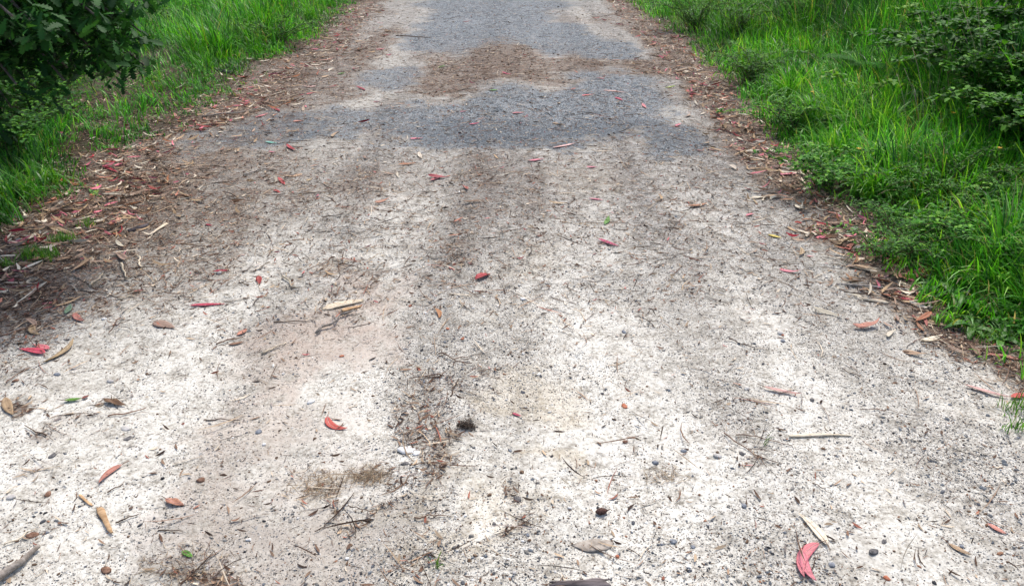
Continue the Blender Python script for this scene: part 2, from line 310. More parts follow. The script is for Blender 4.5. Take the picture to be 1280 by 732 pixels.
# ------------------------------------------------------------------ gravel (stuff)
phi = (1+5**.5)/2
ICO = np.array([(-1, phi, 0), (1, phi, 0), (-1, -phi, 0), (1, -phi, 0), (0, -1, phi), (0, 1, phi), (0, -1, -phi), (0, 1, -phi), (phi, 0, -1), (phi, 0, 1), (-phi, 0, -1), (-phi, 0, 1)])/math.sqrt(1+phi*phi)
ICF = np.array([(0, 11, 5), (0, 5, 1), (0, 1, 7), (0, 7, 10), (0, 10, 11), (1, 5, 9), (5, 11, 4), (11, 10, 2), (10, 7, 6), (7, 1, 8), (3, 9, 4), (3, 4, 2), (3, 2, 6), (3, 6, 8), (3, 8, 9), (4, 9, 5), (2, 4, 11), (6, 2, 10), (8, 6, 7), (9, 8, 1)])
def gravel(n):
    def dens(x, y):
        m = masks(x, y); return dtrack(x, y)*np.clip(m['grit']**1.4+.5*m['asphalt']-.3*m['litter'], .05, 1)
    x, y = sample(n, 1.2, 15, -3, 3, dens, 1.9)
    r = np.clip(np.exp(rng.normal(math.log(.0017), .45, n)), .0009, .0075)*(1+.06*np.clip(y-3, 0, 10))
    sc = np.stack([r*rng.uniform(.9, 1.7, n), r*rng.uniform(.7, 1.1, n), r*rng.uniform(.5, .9, n)], -1)
    V = ICO[None]*(1+rng.normal(0, .16, (n, 12, 1)))*sc[:, None, :]
    a = rng.uniform(0, 6.28, n); ca, sa = np.cos(a)[:, None], np.sin(a)[:, None]
    vx = V[..., 0]*ca-V[..., 1]*sa; vy = V[..., 0]*sa+V[..., 1]*ca
    V = np.stack([vx+x[:, None], vy+y[:, None], V[..., 2]+(zg(x, y)+r*.15)[:, None]], -1).reshape(-1, 3)
    Fc = (ICF[None]+np.arange(n)[:, None, None]*12).reshape(-1, 3)
    pal = np.array([(.035, .036, .040), (.085, .09, .10), (.14, .155, .17), (.13, .085, .055), (.23, .22, .20), (.40, .38, .34), (.64, .62, .58), (.28, .15, .09)])
    c = 1.12*pal[rng.choice(8, n, p=[.08, .15, .17, .17, .19, .11, .09, .04])]*rng.uniform(.75, 1.3, (n, 1))
    o = big('gravel', V, Fc, M_grit, np.repeat(c, 12, 0), smooth=False)
    tag(o, 'fine dark grey and brown gravel scattered over the sandy track', 'gravel', kind='stuff')
gravel(54000)
# ------------------------------------------------------------------ leaf litter (stuff): crumbs, needles, bark flakes
def ribbons(n, x, y, L, Wd, bend, lift, nseg, col, name, mat, zoff=.002, tilt=0.25, curve=None, parent=None):
    a = rng.uniform(0, 6.28, n); t = np.linspace(-.5, .5, nseg+1)
    th = bend[:, None]*t[None]; cx = np.cumsum(np.cos(th), 1)/nseg; cy = np.cumsum(np.sin(th), 1)/nseg
    cx -= cx.mean(1, keepdims=True); cy -= cy.mean(1, keepdims=True)
    prof = np.clip(np.cos(np.pi*t*.96), 0.12, 1)**.7
    V = np.empty((n, nseg+1, 2, 3)); roll = rng.normal(0, .6, n)
    sl = rng.normal(0, tilt, n)
    for s, k in ((-1, 0), (1, 1)):
        px_ = cx*L[:, None]-s*np.sin(th)*Wd[:, None]*prof*.5*np.cos(roll)[:, None]; py_ = cy*L[:, None]+s*np.cos(th)*Wd[:, None]*prof*.5*np.cos(roll)[:, None]
        V[:, :, k, 0] = px_*np.cos(a)[:, None]-py_*np.sin(a)[:, None]+x[:, None]
        V[:, :, k, 1] = px_*np.sin(a)[:, None]+py_*np.cos(a)[:, None]+y[:, None]
        V[:, :, k, 2] = (zg(x, y)+zoff)[:, None]+lift[:, None]*(4*t**2)[None]+s*np.sin(roll)[:, None]*Wd[:, None]*prof*.5+np.abs(sl*L)[:, None]*.5+sl[:, None]*L[:, None]*t[None]+np.abs(np.sin(roll)*Wd*.5)[:, None]
    i = np.arange(nseg); q = np.stack([2*i, 2*i+1, 2*i+3, 2*i+2], -1)
    Fc = (q[None]+(np.arange(n)*2*(nseg+1))[:, None, None]).reshape(-1, 4)
    return V.reshape(-1, 3), Fc, np.repeat(col, 2*(nseg+1), 0)
BR = np.array([(.045, .028, .02), (.10, .06, .04), (.17, .10, .065), (.27, .18, .12), (.40, .30, .20), (.58, .49, .37), (.30, .11, .07), (.22, .19, .17), (.45, .12, .12)])
def litter():
    def dl(x, y):
        m = masks(x, y); return (x > grass_l(y)-1.0)*(x < grass_r(y)+.25)*np.clip(m['litter']**1.5*(.35+1.1*fbm(x*5, y*5, 90))-.4*m['asphalt'], .014+.26*sst(2.3, 4.2, y)*(1-.5*sst(6, 9, y)), 1)
    parts = []
    for (n, l0, l1, w0, w1, p, pw) in ((80000, .008, .035, .0012, .003, [.20, .22, .18, .14, .12, .06, .04, .04, 0], 1.7),
                                       (36000, .010, .038, .003, .009, [.12, .18, .20, .17, .15, .08, .05, .04, .01], 1.6),
                                       (11000, .05, .16, .0018, .005, [.20, .20, .15, .14, .14, .10, .02, .05, 0], 1.5)):
        x, y = sample(n, 1.25, 15.5, -4, 3.4, dl, pw); k = 1+.03*np.clip(y-4, 0, 10)
        parts.append(ribbons(n, x, y, rng.uniform(l0, l1, n)*k, rng.uniform(w0, w1, n)*k, rng.normal(0, .5, n), rng.exponential(.0015, n), 3, BR[rng.choice(9, n, p=p)]*rng.uniform(.7, 1.3, (n, 1)), 'l', None, tilt=.10))
    # gum leaves beyond the ones placed singly
    def de(x, y):
        m = masks(x, y); e = np.minimum(np.abs(x-grass_l(y)-.25), np.abs(x-grass_r(y)+.27)); return (x > grass_l(y)-.9)*(x < grass_r(y)+.1)*np.clip(m['litter']**2*np.exp(-(e/.35)**2)+.02*m['litter'], 0, 1)
    n = 3800; x, y = sample(n, 2.9, 15.5, -4, 3.2, de, 1.15)
    parts.append(ribbons(n, x, y, rng.uniform(.03, .11, n), rng.uniform(.006, .017, n), rng.normal(0, 1.0, n), rng.exponential(.006, n), 4,
                 np.array([LEAFC[k] for k in ('tan', 'cream', 'pale brown', 'brown', 'pink', 'salmon', 'orange brown', 'crimson')])[rng.choice(8, n, p=[.23, .20, .19, .16, .08, .06, .04, .04])]*rng.uniform(.7, 1.15, (n, 1)), 'l', None, zoff=.004, tilt=.12))
    V = np.concatenate([p[0] for p in parts]); off = np.cumsum([0]+[len(p[0]) for p in parts[:-1]])
    o = big('leaf_litter', V, np.concatenate([p[1]+k for p, k in zip(parts, off)]), M_frag, np.concatenate([p[2] for p in parts]))
    tag(o, 'brown litter of bark crumbs, needles and broken leaves thick along both track edges', 'leaf litter', kind='stuff')
litter()
# ------------------------------------------------------------------ grass (stuff)
def blades(n, x, y, h, w, lean, az, col, nseg=4, tipcol=None):
    t = np.linspace(0, 1, nseg+1); z0 = zg(x, y)
    k = lean[:, None]*t[None]**1.0                     # bend angle along the blade
    ds = h[:, None]/nseg
    hor = np.concatenate([np.zeros((n, 1)), np.cumsum(np.sin(k[:, 1:])*ds, 1)], 1); ver = np.concatenate([np.zeros((n, 1)), np.cumsum(np.cos(k[:, 1:])*ds, 1)], 1)
    wd = w[:, None]*np.array([.75, 1, .95, .7, .06] if nseg == 4 else np.interp(t, [0, .3, .7, 1], [.75, 1, .8, .05]))[None]*.5
    tw = az[:, None]+rng.normal(0, .5, (n, 1))
    V = np.empty((n, nseg+1, 2, 3))
    for s, j in ((-1, 0), (1, 1)):
        V[:, :, j, 0] = x[:, None]+hor*np.cos(az)[:, None]-s*wd*np.sin(tw); V[:, :, j, 1] = y[:, None]+hor*np.sin(az)[:, None]+s*wd*np.cos(tw); V[:, :, j, 2] = (z0-.006)[:, None]+ver
    i = np.arange(nseg); q = np.stack([2*i, 2*i+1, 2*i+3, 2*i+2], -1)
    Fc = (q[None]+(np.arange(n)*2*(nseg+1))[:, None, None]).reshape(-1, 4)
    c = np.repeat(col[:, None, :], nseg+1, 1); tc = tipcol if tipcol is not None else col*np.array([1.15, 1.1, 1.0]); c = c*(1-.5*t[None, :, None])+tc[:, None, :]*(.5*t[None, :, None])
    return V.reshape(-1, 3), Fc, np.repeat(c.reshape(-1, 3), 2, 0)
GP = np.array([(.034, .19, .013), (.075, .35, .020), (.135, .48, .028), (.26, .57, .05), (.013, .08, .012), (.26, .30, .08), (.42, .36, .2)])
def grass():
    parts = []
    def tone(x, y, p0):
        n = len(x); q = fbm(x*1.3, y*1.3, 120); base = GP[rng.choice(7, n, p=p0)]
        return base*(.28+1.45*q[:, None])*rng.uniform(.55, 1.4, (n, 1))
    def clump(x, y, s, th): return sst(th-.12, th+.12, fbm(x*3.2, y*3.2, s, 3))
    # right verge: front fringe, body, tall back
    def d1(x, y): r = x-grass_r(y); return sst(-.10, .16, r+(fbm(x*6, y*6, 130)-.5)*.34)*(r < 2.2)*(.16+.84*clump(x, y, 131, .47))
    n = 44000; x, y = sample(n, 1.7, 16, -.5, 6, d1, 1.5); r = x-grass_r(y); q = fbm(x*2, y*2, 133)
    h = (.09+.22*sst(0, .5, r)+.14*sst(.8, 2, r))*rng.uniform(.4, 1.35, n)*(.3+1.4*q)
    parts.append(blades(n, x, y, h, rng.uniform(.003, .0085, n)*(1+.03*y), rng.gamma(3.2, .42, n), fbm(x*1.8, y*1.8, 135)*9+rng.vonmises(R(-60), 1.2, n), tone(x, y, [.25, .27, .20, .10, .12, .04, .02])))
    def d2(x, y): r = x-grass_r(y); return sst(.9, 1.7, r)*(r < 5)*(.35+.65*clump(x, y, 141, .42))
    n = 36000; x, y = sample(n, 2.2, 17, .5, 9, d2, 1.3)
    h = rng.uniform(.28, .75, n)*(.45+1.0*fbm(x*1.4, y*1.4, 143))
    parts.append(blades(n, x, y, h, rng.uniform(.003, .006, n)*(1+.02*y), rng.gamma(2.4, .38, n), fbm(x*1.5, y*1.5, 145)*9+rng.vonmises(R(-60), 1.0, n), tone(x, y, [.34, .12, .03, .01, .46, .02, .02])))
    # left verge
    def d3(x, y):
        r = grass_l(y)-x; bare = blobs(x, y, [(130,125,75,34,1),(175,85,34,22,.9),(130,165,50,18,1),(225,120,28,14,.9),(200,150,40,16,.8),(60,240,30,10,.5)], .3)
        return sst(-.08, .16, r+(fbm(x*6, y*6, 150)-.5)*.5)*(r < 4)*(.10+.90*clump(x, y, 151, .46))*(1-.96*bare)
    n = 46000; x, y = sample(n, 2.4, 16.5, -9, 0, d3, 1.35); r = grass_l(y)-x; q = fbm(x*2, y*2, 153)
    h = (.045+.06*sst(0, .5, r)+.20*sst(6.2, 8.5, y)*sst(.0, .6, r)+.14*sst(1.3, 2.6, r)+.10*(1-sst(3.6, 4.4, y)))*rng.uniform(.4, 1.35, n)*(.3+1.4*q)
    parts.append(blades(n, x, y, h, rng.uniform(.003, .0075, n)*(1+.03*y), rng.gamma(3.2, .40, n), fbm(x*1.8, y*1.8, 155)*9+rng.vonmises(R(-60), 1.2, n), tone(x, y, [.30, .30, .16, .05, .15, .03, .01])))
    V = np.concatenate([p[0] for p in parts]); off = np.cumsum([0]+[len(p[0]) for p in parts[:-1]])
    o = big('grass', V, np.concatenate([p[1]+k for p, k in zip(parts, off)]), M_grass, np.concatenate([p[2] for p in parts]))
    tag(o, 'lush bright green grass growing on both verges of the track', 'grass', kind='stuff')
grass()
# low broad-leaved ground cover among the grass
def oval(n, pos, L, Wd, nrm_tilt, col, az=None, droop=.3):
    """n small folded oval leaves: 3 rows x 3 verts"""
    az = rng.uniform(0, 6.28, n) if az is None else az
    t = np.array([0, .22, .5, .8, 1.0]); wp = np.array([.06, .75, 1, .62, .03]); V = np.empty((n, 5, 3, 3))
    pit = rng.normal(nrm_tilt, .35, n)
    for j, s in enumerate((-1, 0, 1)):
        lx = L[:, None]*t[None]*np.ones((n, 1)); ly = s*Wd[:, None]*.5*wp[None]; lz = abs(s)*.18*Wd[:, None]*wp[None]-droop*L[:, None]*t[None]**2*.5
        X2 = lx*np.cos(pit)[:, None]-lz*np.sin(pit)[:, None]; Z2 = lx*np.sin(pit)[:, None]+lz*np.cos(pit)[:, None]
        V[:, :, j, 0] = pos[:, None, 0]+X2*np.cos(az)[:, None]-ly*np.sin(az)[:, None]; V[:, :, j, 1] = pos[:, None, 1]+X2*np.sin(az)[:, None]+ly*np.cos(az)[:, None]; V[:, :, j, 2] = pos[:, None, 2]+Z2
    q = np.array([(3*i+j, 3*i+j+1, 3*i+j+4, 3*i+j+3) for i in range(4) for j in range(2)])
    return V.reshape(-1, 3), (q[None]+(np.arange(n)*15)[:, None, None]).reshape(-1, 4), np.repeat(col, 15, 0)
HP = np.array([(.035, .15, .014), (.055, .22, .018), (.085, .30, .025), (.17, .40, .035), (.02, .09, .012)])
def cover():
    def d(x, y):
        r = x-grass_r(y); l = grass_l(y)-x
        return np.maximum(sst(.02, .2, r)*(r < 2.6)*sst(.5, .6, fbm(x*2.6, y*2.6, 160)), .7*sst(.05, .3, l)*(l < 2.5)*sst(.52, .62, fbm(x*2.6, y*2.6, 161)))
    n = 22000; x, y = sample(n, 1.7, 15, -6, 5, d, 1.5)
    hmax = np.where(x > 0, .06+.16*sst(.1, .8, x-grass_r(y)), .09)
    pos = np.stack([x, y, zg(x, y)+hmax*rng.random(n)**.7+.01], -1)
    V, Fc, c = oval(n, pos, rng.uniform(.012, .03, n), rng.uniform(.008, .016, n), .25, HP[rng.choice(5, n, p=[.25, .3, .25, .08, .12])]*rng.uniform(.75, 1.25, (n, 1)))
    tag(big('ground_cover', V, Fc, M_herb, c), 'small round-leaved weeds carpeting the verges between the grass blades', 'ground cover', kind='stuff')
cover()
# ------------------------------------------------------------------ single things on the ground
def sickle(L, Wd, bend, curl, fold, twist=0, nseg=10, thick=.0006, blunt=.75, wave=0, roll=0):
    t = np.linspace(0, 1, nseg+1); th = bend*(t-.5); ds = L/nseg
    cx = np.concatenate([[0], np.cumsum(np.cos((th[1:]+th[:-1])/2)*ds)]); cy = np.concatenate([[0], np.cumsum(np.sin((th[1:]+th[:-1])/2)*ds)])
    mx, my = .5*(cx[0]+cx[-1]), .5*(cy[0]+cy[-1]); cx -= mx; cy -= my
    w = Wd*.5*np.clip(np.sin(np.pi*np.clip(t**blunt, 0, 1)), .04, 1)**.85
    top = []
    for i in range(nseg+1):
        tw = twist*(t[i]-.5)+roll
        for s in (-1, -.5, 0, .5, 1):
            lat = s*w[i]; h = fold*abs(s)*w[i]
            la = lat*math.cos(tw)-h*math.sin(tw); hh = lat*math.sin(tw)+h*math.cos(tw)
            top.append((cx[i]-la*math.sin(th[i]), cy[i]+la*math.cos(th[i]), hh+curl*L*.5*(2*t[i]-1)**2*.5+wave*w[i]*math.sin(9*t[i]+3*s)))
    top = np.array(top); top[:, 2] -= top[:, 2].min()-thick; bot = top-np.array([0, 0, thick])
    n = len(top); Fc = []
    for i in range(nseg):
        for j in range(4):
            a = i*5+j; f = (a, a+5, a+6, a+1); Fc.append(f[::-1]); Fc.append(tuple(k+n for k in f))
    rim = [i*5 for i in range(nseg+1)]+[nseg*5+j for j in range(1, 5)]+[i*5+4 for i in range(nseg-1, -1, -1)]+[3, 2, 1]
    for a, b_ in zip(rim, rim[1:]+rim[:1]): Fc.append((a, b_, b_+n, a+n))
    mid = [tuple(top[i*5+2]+np.array([0, 0, .0004])) for i in range(nseg+1)]
    return np.concatenate([top, bot]), Fc, mid
def on(x, y, up=.0): return (x, y, float(zg(x, y))+up)
LAND = []          # landmarks for describing the loose pieces
USED = {}
def claim(lab):
    USED[lab] = USED.get(lab, 0)+1; return lab
def place(u1, v1, u2, v2):
    a = np.array(px(u1, v1)); b_ = np.array(px(u2, v2)); c = (a+b_)/2; d = b_-a; return c[0], c[1], float(np.hypot(*d)), math.atan2(d[1], d[0])
def leaf(u1, v1, u2, v2, colour, label, ratio=.2, bend=.8, curl=.25, fold=.25, twist=.3, mark=None, parts=False, lift=.003, blunt=.75, name='fallen_leaf', wave=0., roll=0., wmax=.026, stalk='brown'):
    x, y, L, rz = place(u1, v1, u2, v2); L = min(L, .24); curl *= .55
    if wmax > .035: fold *= .4; wave *= .4; twist *= .4; curl *= .5
    V, Fc, mid = sickle(L, min(max(L*ratio, .008), wmax), bend, curl, fold, twist, blunt=blunt, wave=wave, roll=roll)
    if parts:
        o = empty(name, on(x, y, lift), rz); small('leaf_blade', V, Fc, LM[colour], o)
        tv, tf = tube(mid, [.0011*(1-.8*i/(len(mid)-1)) for i in range(len(mid))], 5); small('midrib', tv, tf, LM['pale pink' if colour in ('pink', 'coral red', 'magenta', 'crimson', 'salmon') else 'pale brown'], o)
        p0 = np.array(mid[0]); d = p0-np.array(mid[1]); d = d/np.linalg.norm(d); tv, tf = tube([p0, p0+d*.010+np.array([0, .001, .0005]), p0+d*.02+np.array([0, .003, 0])], [.0012, .001, .0012], 5)
        small('stalk', tv, tf, M_twig[stalk], o)
    else:
        o = small(name, V, Fc, LM[colour]); o.location = on(x, y, lift); o.rotation_euler = (0, 0, rz)
    tag(o, claim(label), 'leaf', 'fallen leaves on the track')
    if mark: LAND.append((mark, x, y))
    return o
B = dict(parts=True)
leaf(594,353,613,346,'crimson','folded crimson leaf lying alone in the middle of the track',.9,.1,.1,.9,0,'the folded crimson leaf',wmax=.034,**B)
leaf(408,518,436,534,'coral red','coral red crescent leaf on sand beyond the dry grass clump',.34,1.7,.3,.3,.4,'the coral red crescent leaf',**B)
leaf(1024,680,1004,725,'pink','broad pink leaf curving along the outside of a pair near the right front',.30,1.25,.25,.25,.2,'the broad pink leaf pair',wmax=.030,**B)
leaf(1002,689,1020,729,'pink','narrow pink leaf bent over the broad pink leaf at right front',.24,.8,.3,.2,.2,None,lift=.008,**B)
leaf(1034,684,997,643,'cream','cream pointed leaf just beyond the pink leaf pair',.26,.5,.15,.2,.2,'the cream pointed leaf',**B)
leaf(154,583,124,607,'salmon','salmon sickle leaf with thin stalk near the broken bark strip',.22,.9,.25,.35,.3,'the salmon sickle leaf',**B)
leaf(236,381,281,379,'magenta','long straight magenta leaf at the edge of the left litter',.15,.1,.05,.3,.1,'the long straight magenta leaf',**B)
leaf(57,443,24,437,'coral red','broad coral red leaf at left beside a tan curved leaf',.42,.4,.2,.35,.2,'the broad coral red leaf',wmax=.032,**B)
leaf(62,437,40,431,'pink','small pink leaf tucked against the broad coral red leaf',.3,.3)
leaf(52,457,93,425,'tan','long tan leaf with twisted dark tip beside the broad coral red leaf',.13,.9,.35,.5,1.0,'the long twisted tan leaf',**B)
leaf(748,297,774,306,'magenta','narrow magenta leaf on pale grit right of the track centre',.22,.5,.15,.5,.2,'the narrow magenta leaf',**B)
leaf(953,486,1002,495,'pale pink','thin red edged pink leaf on white sand right of centre',.14,.5,.2,.6,.3,'the thin red edged leaf',**B)
leaf(1203,485,1262,501,'pale pink','very long pale pink leaf reaching from sand into the right grass edge',.12,.3,.2,.5,.3,'the very long pale pink leaf',**B)
leaf(1262,502,1280,497,'coral red','small coral leaf at the right grass edge touching a long pale leaf',.4,.2)
leaf(324,345,325,355,'crimson','small upright crimson leaf on the brown grit left of centre',.4,.2,.3,.4,mark='the small upright crimson leaf')
leaf(193,402,219,410,'pale brown','wide rounded pale brown leaf flat on sand at left',.62,.1,.08,.1,.1,'the wide rounded pale brown leaf',blunt=.6,wmax=.05,**B)
leaf(296,418,308,409,'salmon','small curled peach leaf on the reddish clay patch',.4,.6,.4,.4,mark='the small curled peach leaf')
leaf(1100,320,1124,328,'magenta','magenta leaf lying against the right grass edge',.3,.2,.2,.3,mark='the magenta leaf at the grass edge',**B)
leaf(1112,319,1120,311,'brick','brick red leaf behind the magenta leaf at the right grass edge',.5,.3)
leaf(1145,350,1166,334,'brick','broad brick red leaf propped up in the right grass edge',.55,.2,.2,.4,.2,'the broad brick red leaf',wmax=.06,roll=.5,**B)
leaf(1122,372,1146,377,'crimson','crimson leaf half hidden under the long stick at right edge',.35,.3,.1,.2)
leaf(1098,343,1060,336,'cream','cream curved leaf with dark rim below the magenta edge leaf',.16,.8,.3,.4,.5,'the cream curved edge leaf',**B)
leaf(1085,326,1062,325,'cream','short cream leaf crossing litter beside the magenta edge leaf',.3,.3,.3,.3)
leaf(1140,368,1122,352,'cream','curled cream leaf like a shell in front of the brick red leaf',.45,1.0,.6,.5,.6,'the shell like cream leaf',wmax=.04,**B)
leaf(1112,343,1098,352,'pale pink','small pinkish white leaf left of the shell like cream leaf',.35,.3)
leaf(1068,307,1105,296,'salmon','long salmon leaf pointing up into the right grass',.2,.4,.3,.3,.3,'the long salmon edge leaf',**B)
leaf(1058,290,1074,280,'grey green','grey green leaf fallen on litter beside the right grass',.42,.3,.1,.3,mark='the grey green fallen leaf',**B)
leaf(1150,428,1178,420,'cream','cream leaf resting on bare grit below the right weeds',.3,.3,.25,.3,.2,'the cream leaf below the weeds',**B)
leaf(1140,398,1185,410,'tan','wide tan leaf under the weeds at the right edge',.3,.3,.2,.2,.2,wmax=.045,**B)
leaf(1246,443,1280,450,'salmon','salmon leaf sticking out of the grass at right frame edge',.25,.4,.2,.3,mark='the salmon leaf sticking out of the grass',**B)
leaf(1262,425,1284,440,'pale brown','pale brown leaf in the weeds at the right frame edge',.4,.3,.3,.3,wmax=.04)
leaf(1185,680,1214,694,'tan','tan leaf with thin stem alone on sand at right front',.28,.5,.25,.3,.3,'the tan leaf with thin stem',**B)
leaf(1234,655,1258,668,'salmon','small salmon leaf alone on sand near the right front corner',.32,.4,.25,.3,.3,'the small salmon leaf at right front',**B)
leaf(80,502,103,499,'green','green leaf with a dark curled end on the left sand',.3,.3,.35,.4,.5,'the green leaf with dark end',**B)
leaf(102,499,111,494,'dark red','dark curled leaf end joined to the green leaf at left',.5,.8,.6,.6)
leaf(228,687,241,695,'green','small bright green leaf on sand near the left front',.4,.2,.15,.3,mark='the small green leaf at left front',**B)
leaf(756,279,761,268,'green','small green leaf standing on grit beyond the narrow magenta leaf',.45,.2,.3,.4)
leaf(960,293,977,297,'yellow','yellowing leaf on grit by the right litter edge',.35,.3,.2,.3,mark='the yellowing leaf')
leaf(331,177,346,179,'blue green','blue green leaf beside the dark bitumen patch at left',.4,.2,.2,.3,mark='the blue green leaf')
leaf(116,249,123,229,'yellow green','yellow green leaf standing up at the left grass edge',.28,.2,.2,.4,mark='the yellow green upright leaf',**B)
leaf(112,238,128,248,'green','bright green leaf lying below the yellow green upright leaf',.4,.2)
leaf(831,110,844,107,'yellow green','yellow green leaf on litter at the far right track edge',.5,.2,.2,.2,mark='the yellow green leaf at right')
leaf(546,84,556,81,'green','bright green leaf on the far brown litter band',.5,.2,.2,.2,mark='the far bright green leaf')
leaf(611,115,623,114,'green','dull green leaf on the bitumen in front of the brown band',.4,.2)
leaf(422,94,431,92,'green','green leaf in brown litter left of the bitumen',.4,.2)
leaf(62,327,90,322,'tan','large tan leaf with curled edge below the left grass tufts',.32,.5,.3,.4,.4,'the large tan leaf below the tufts',wmax=.04,**B)
leaf(16,334,42,331,'tan','broad light tan leaf flat beside the left grass tuft',.4,.2,.2,.3,.2,'the broad light tan leaf',wmax=.04,**B)
leaf(76,338,90,334,'cream','cream leaf in front of the large tan curled leaf',.4,.2)
leaf(40,342,46,335,'pale brown','small pale brown leaf right of the broad light tan leaf',.4,.2)
leaf(62,283,92,292,'tan','tan leaf between the left grass edge and a small tuft',.3,.4,.2,.4,.2,wmax=.04,**B)
leaf(8,296,50,295,'cream','long cream leaf under the left grass edge',.14,.5,.2,.4,.5,'the long cream leaf under the grass',**B)
leaf(0,354,50,355,'cream','long straight cream leaf at the left frame edge',.08,.2,.1,.5,.2,'the long straight cream leaf',**B)
leaf(42,405,50,418,'tan','tan curved leaf standing in the litter above the broad coral red leaf',.3,1.2,.4,.4)
leaf(94,392,106,402,'salmon','salmon leaf curled in the litter at left',.4,.8,.4,.4,mark='the curled salmon leaf at left')
leaf(82,392,88,380,'grey green','grey flat leaf left of the curled salmon leaf',.5,.2)
leaf(52,380,66,378,'pink','small pink leaf in left litter under twigs',.35,.3)
leaf(8,500,18,522,'tan','tan rag of leaf at the left frame edge by the dark litter patch',.4,.3,.3,.3,wmax=.03,**B)
leaf(208,626,231,634,'salmon','torn pinkish brown leaf lying flat on sand left of centre',.4,.2,.1,.2,.2,'the torn pinkish brown leaf',wmax=.024,wave=.2,**B)
leaf(130,500,158,508,'brown','crumpled brown leaf in front of the left litter',.4,.2,.2,.3,.3,wmax=.026,wave=.3,mark='the crumpled brown leaf')
leaf(285,430,305,426,'brown','brown leaf scrap beside a twig on the reddish clay',.3,.4)
leaf(640,516,652,520,'magenta','tiny magenta leaf tip on pale sand near the dark moss clump',.3,.2)
# far and middle coloured leaves
for (u1, v1, u2, v2, c, lab) in [
 (347,86,368,87,'crimson','crimson leaf flat in left litter beside a pink one'), (351,99,364,97,'pink','pink leaf in left litter in front of a crimson one'),
 (383,119,398,116,'coral red','coral leaf at the far end of the left bitumen patch'), (399,77,417,74,'salmon','salmon leaf in the far left litter'),
 (445,109,456,114,'crimson','crimson leaf on the sandy strip beside the far bitumen'), (466,128,477,127,'magenta','magenta leaf on grit left of the main bitumen patch'),
 (512,173,529,172,'pink','long pink leaf at the front edge of the bitumen'), (586,157,599,155,'magenta','bright magenta leaf in the middle of the bitumen'),
 (575,139,583,138,'pink','pink leaf on the left part of the bitumen'), (538,225,553,218,'pink','pale pink curled leaf in front of the bitumen'),
 (366,151,379,150,'salmon','salmon leaf lying on the dark left bitumen patch'), (338,136,350,140,'crimson','crimson leaf behind the dark left bitumen patch'),
 (319,147,335,142,'pink','long pink leaf left of the dark bitumen patch'), (336,190,345,191,'pink','pink leaf in front of the dark left bitumen patch'),
 (359,182,370,189,'crimson','crimson leaf in front of the dark left bitumen patch'), (348,223,356,232,'coral red','coral leaf curled in the middle left litter'),
 (341,238,350,242,'crimson','crimson leaf in the middle left litter'), (578,26,588,25,'crimson','crimson leaf on the far bitumen'),
 (470,63,481,61,'pink','pink leaf at the far left litter border'), (498,206,520,204,'orange brown','orange brown leaf left of centre beyond the bare sand'),
 (492,117,505,116,'brown','brown leaf on the sandy strip'), (416,173,424,166,'tan','curved tan leaf at the right end of the dark bitumen patch'),
 (524,190,528,198,'cream','cream leaf standing on grit in front of the bitumen'), (628,92,640,95,'magenta','magenta leaf on the far brown band'),
 (690,152,702,154,'tan','tan leaf lying on the bitumen right of centre'), (727,121,743,119,'coral red','coral leaf on the bitumen right of centre'),
 (768,124,778,128,'magenta','magenta leaf on the bitumen at right'), (803,132,808,138,'pink','pink leaf upright near the white sand spot'),
 (845,160,852,156,'pink','pink curled leaf below the white sand spot'), (753,114,785,117,'pale pink','very thin pale pink leaf across the right bitumen'),
 (640,141,655,140,'pink','pink leaf at the middle of the bitumen beside a brown patch'), (690,184,718,178,'pale pink','wavy pale pink leaf at the bitumen front edge'),
 (661,201,680,198,'pink','pink leaf in front of the bitumen at track centre'), (733,207,747,207,'pink','pink leaf on yellowish sand right of centre'),
 (870,188,880,189,'dark red','dark red leaf right of the bitumen'), (885,187,896,188,'dark red','dark red leaf beside another at the right litter border'),
 (764,77,775,76,'orange brown','orange leaf at the right end of the far brown band'), (740,24,750,23,'crimson','crimson leaf on the far right bitumen'),
 (933,140,958,143,'pink','broad pink leaf in the right litter strip'), (945,157,966,156,'pink','pink leaf at the foot of the right grass'),
 (972,190,990,197,'magenta','magenta leaf in the right litter strip beside the grass'), (985,216,1002,211,'pale pink','pale pink leaf among cream leaves at right'),
 (975,222,1000,220,'pink','pink leaf in the right litter near the long grass'), (1016,236,1032,246,'pale pink','pale pink leaf below the right tall grass'),
 (1008,319,1018,320,'pink','small pink leaf on grit near the right litter edge'), (933,270,943,267,'pink','thin pink leaf on the right grit'),
 (858,257,884,253,'orange brown','orange brown leaf in the small brown patch at right'), (736,246,754,248,'pink','pink leaf on grit beyond the narrow magenta leaf'),
 (128,208,147,216,'crimson','crimson leaf in the litter below the oak branch'), (245,157,265,160,'crimson','crimson leaf at the front of the left grass'),
 (288,97,315,98,'crimson','long crimson leaf beside a dark bark lump at the grass'), (294,114,312,110,'pink','pale pink leaf below the long crimson leaf'),
 (216,140,226,152,'salmon','salmon leaf stuck in the left grass'), (136,243,152,238,'crimson','crimson leaf right of the green leaves at left'),
 (150,275,146,283,'salmon','salmon leaf tip in the left litter'), (90,256,112,255,'brick','brick red leaf at the left grass foot'),
 (134,282,146,281,'brick','brick red leaf in the left litter beside a dark lump'), (258,281,266,283,'crimson','tiny crimson leaf on the middle left grit'),
 (82,86,98,88,'brick','brick red leaf on bare soil under the oak'), (148,45,158,47,'salmon','salmon leaf on soil behind the oak branch'),
 (905,128,925,126,'dark red','dark red leaf in the far right litter strip'), (868,66,884,72,'pale pink','pale pink leaf at the far right litter')]:
    leaf(u1, v1, u2, v2, c, lab, random.uniform(.22, .34), random.uniform(-1, 1), random.uniform(.15, .5), random.uniform(.2, .5), random.uniform(-.5, .5), mark=None)
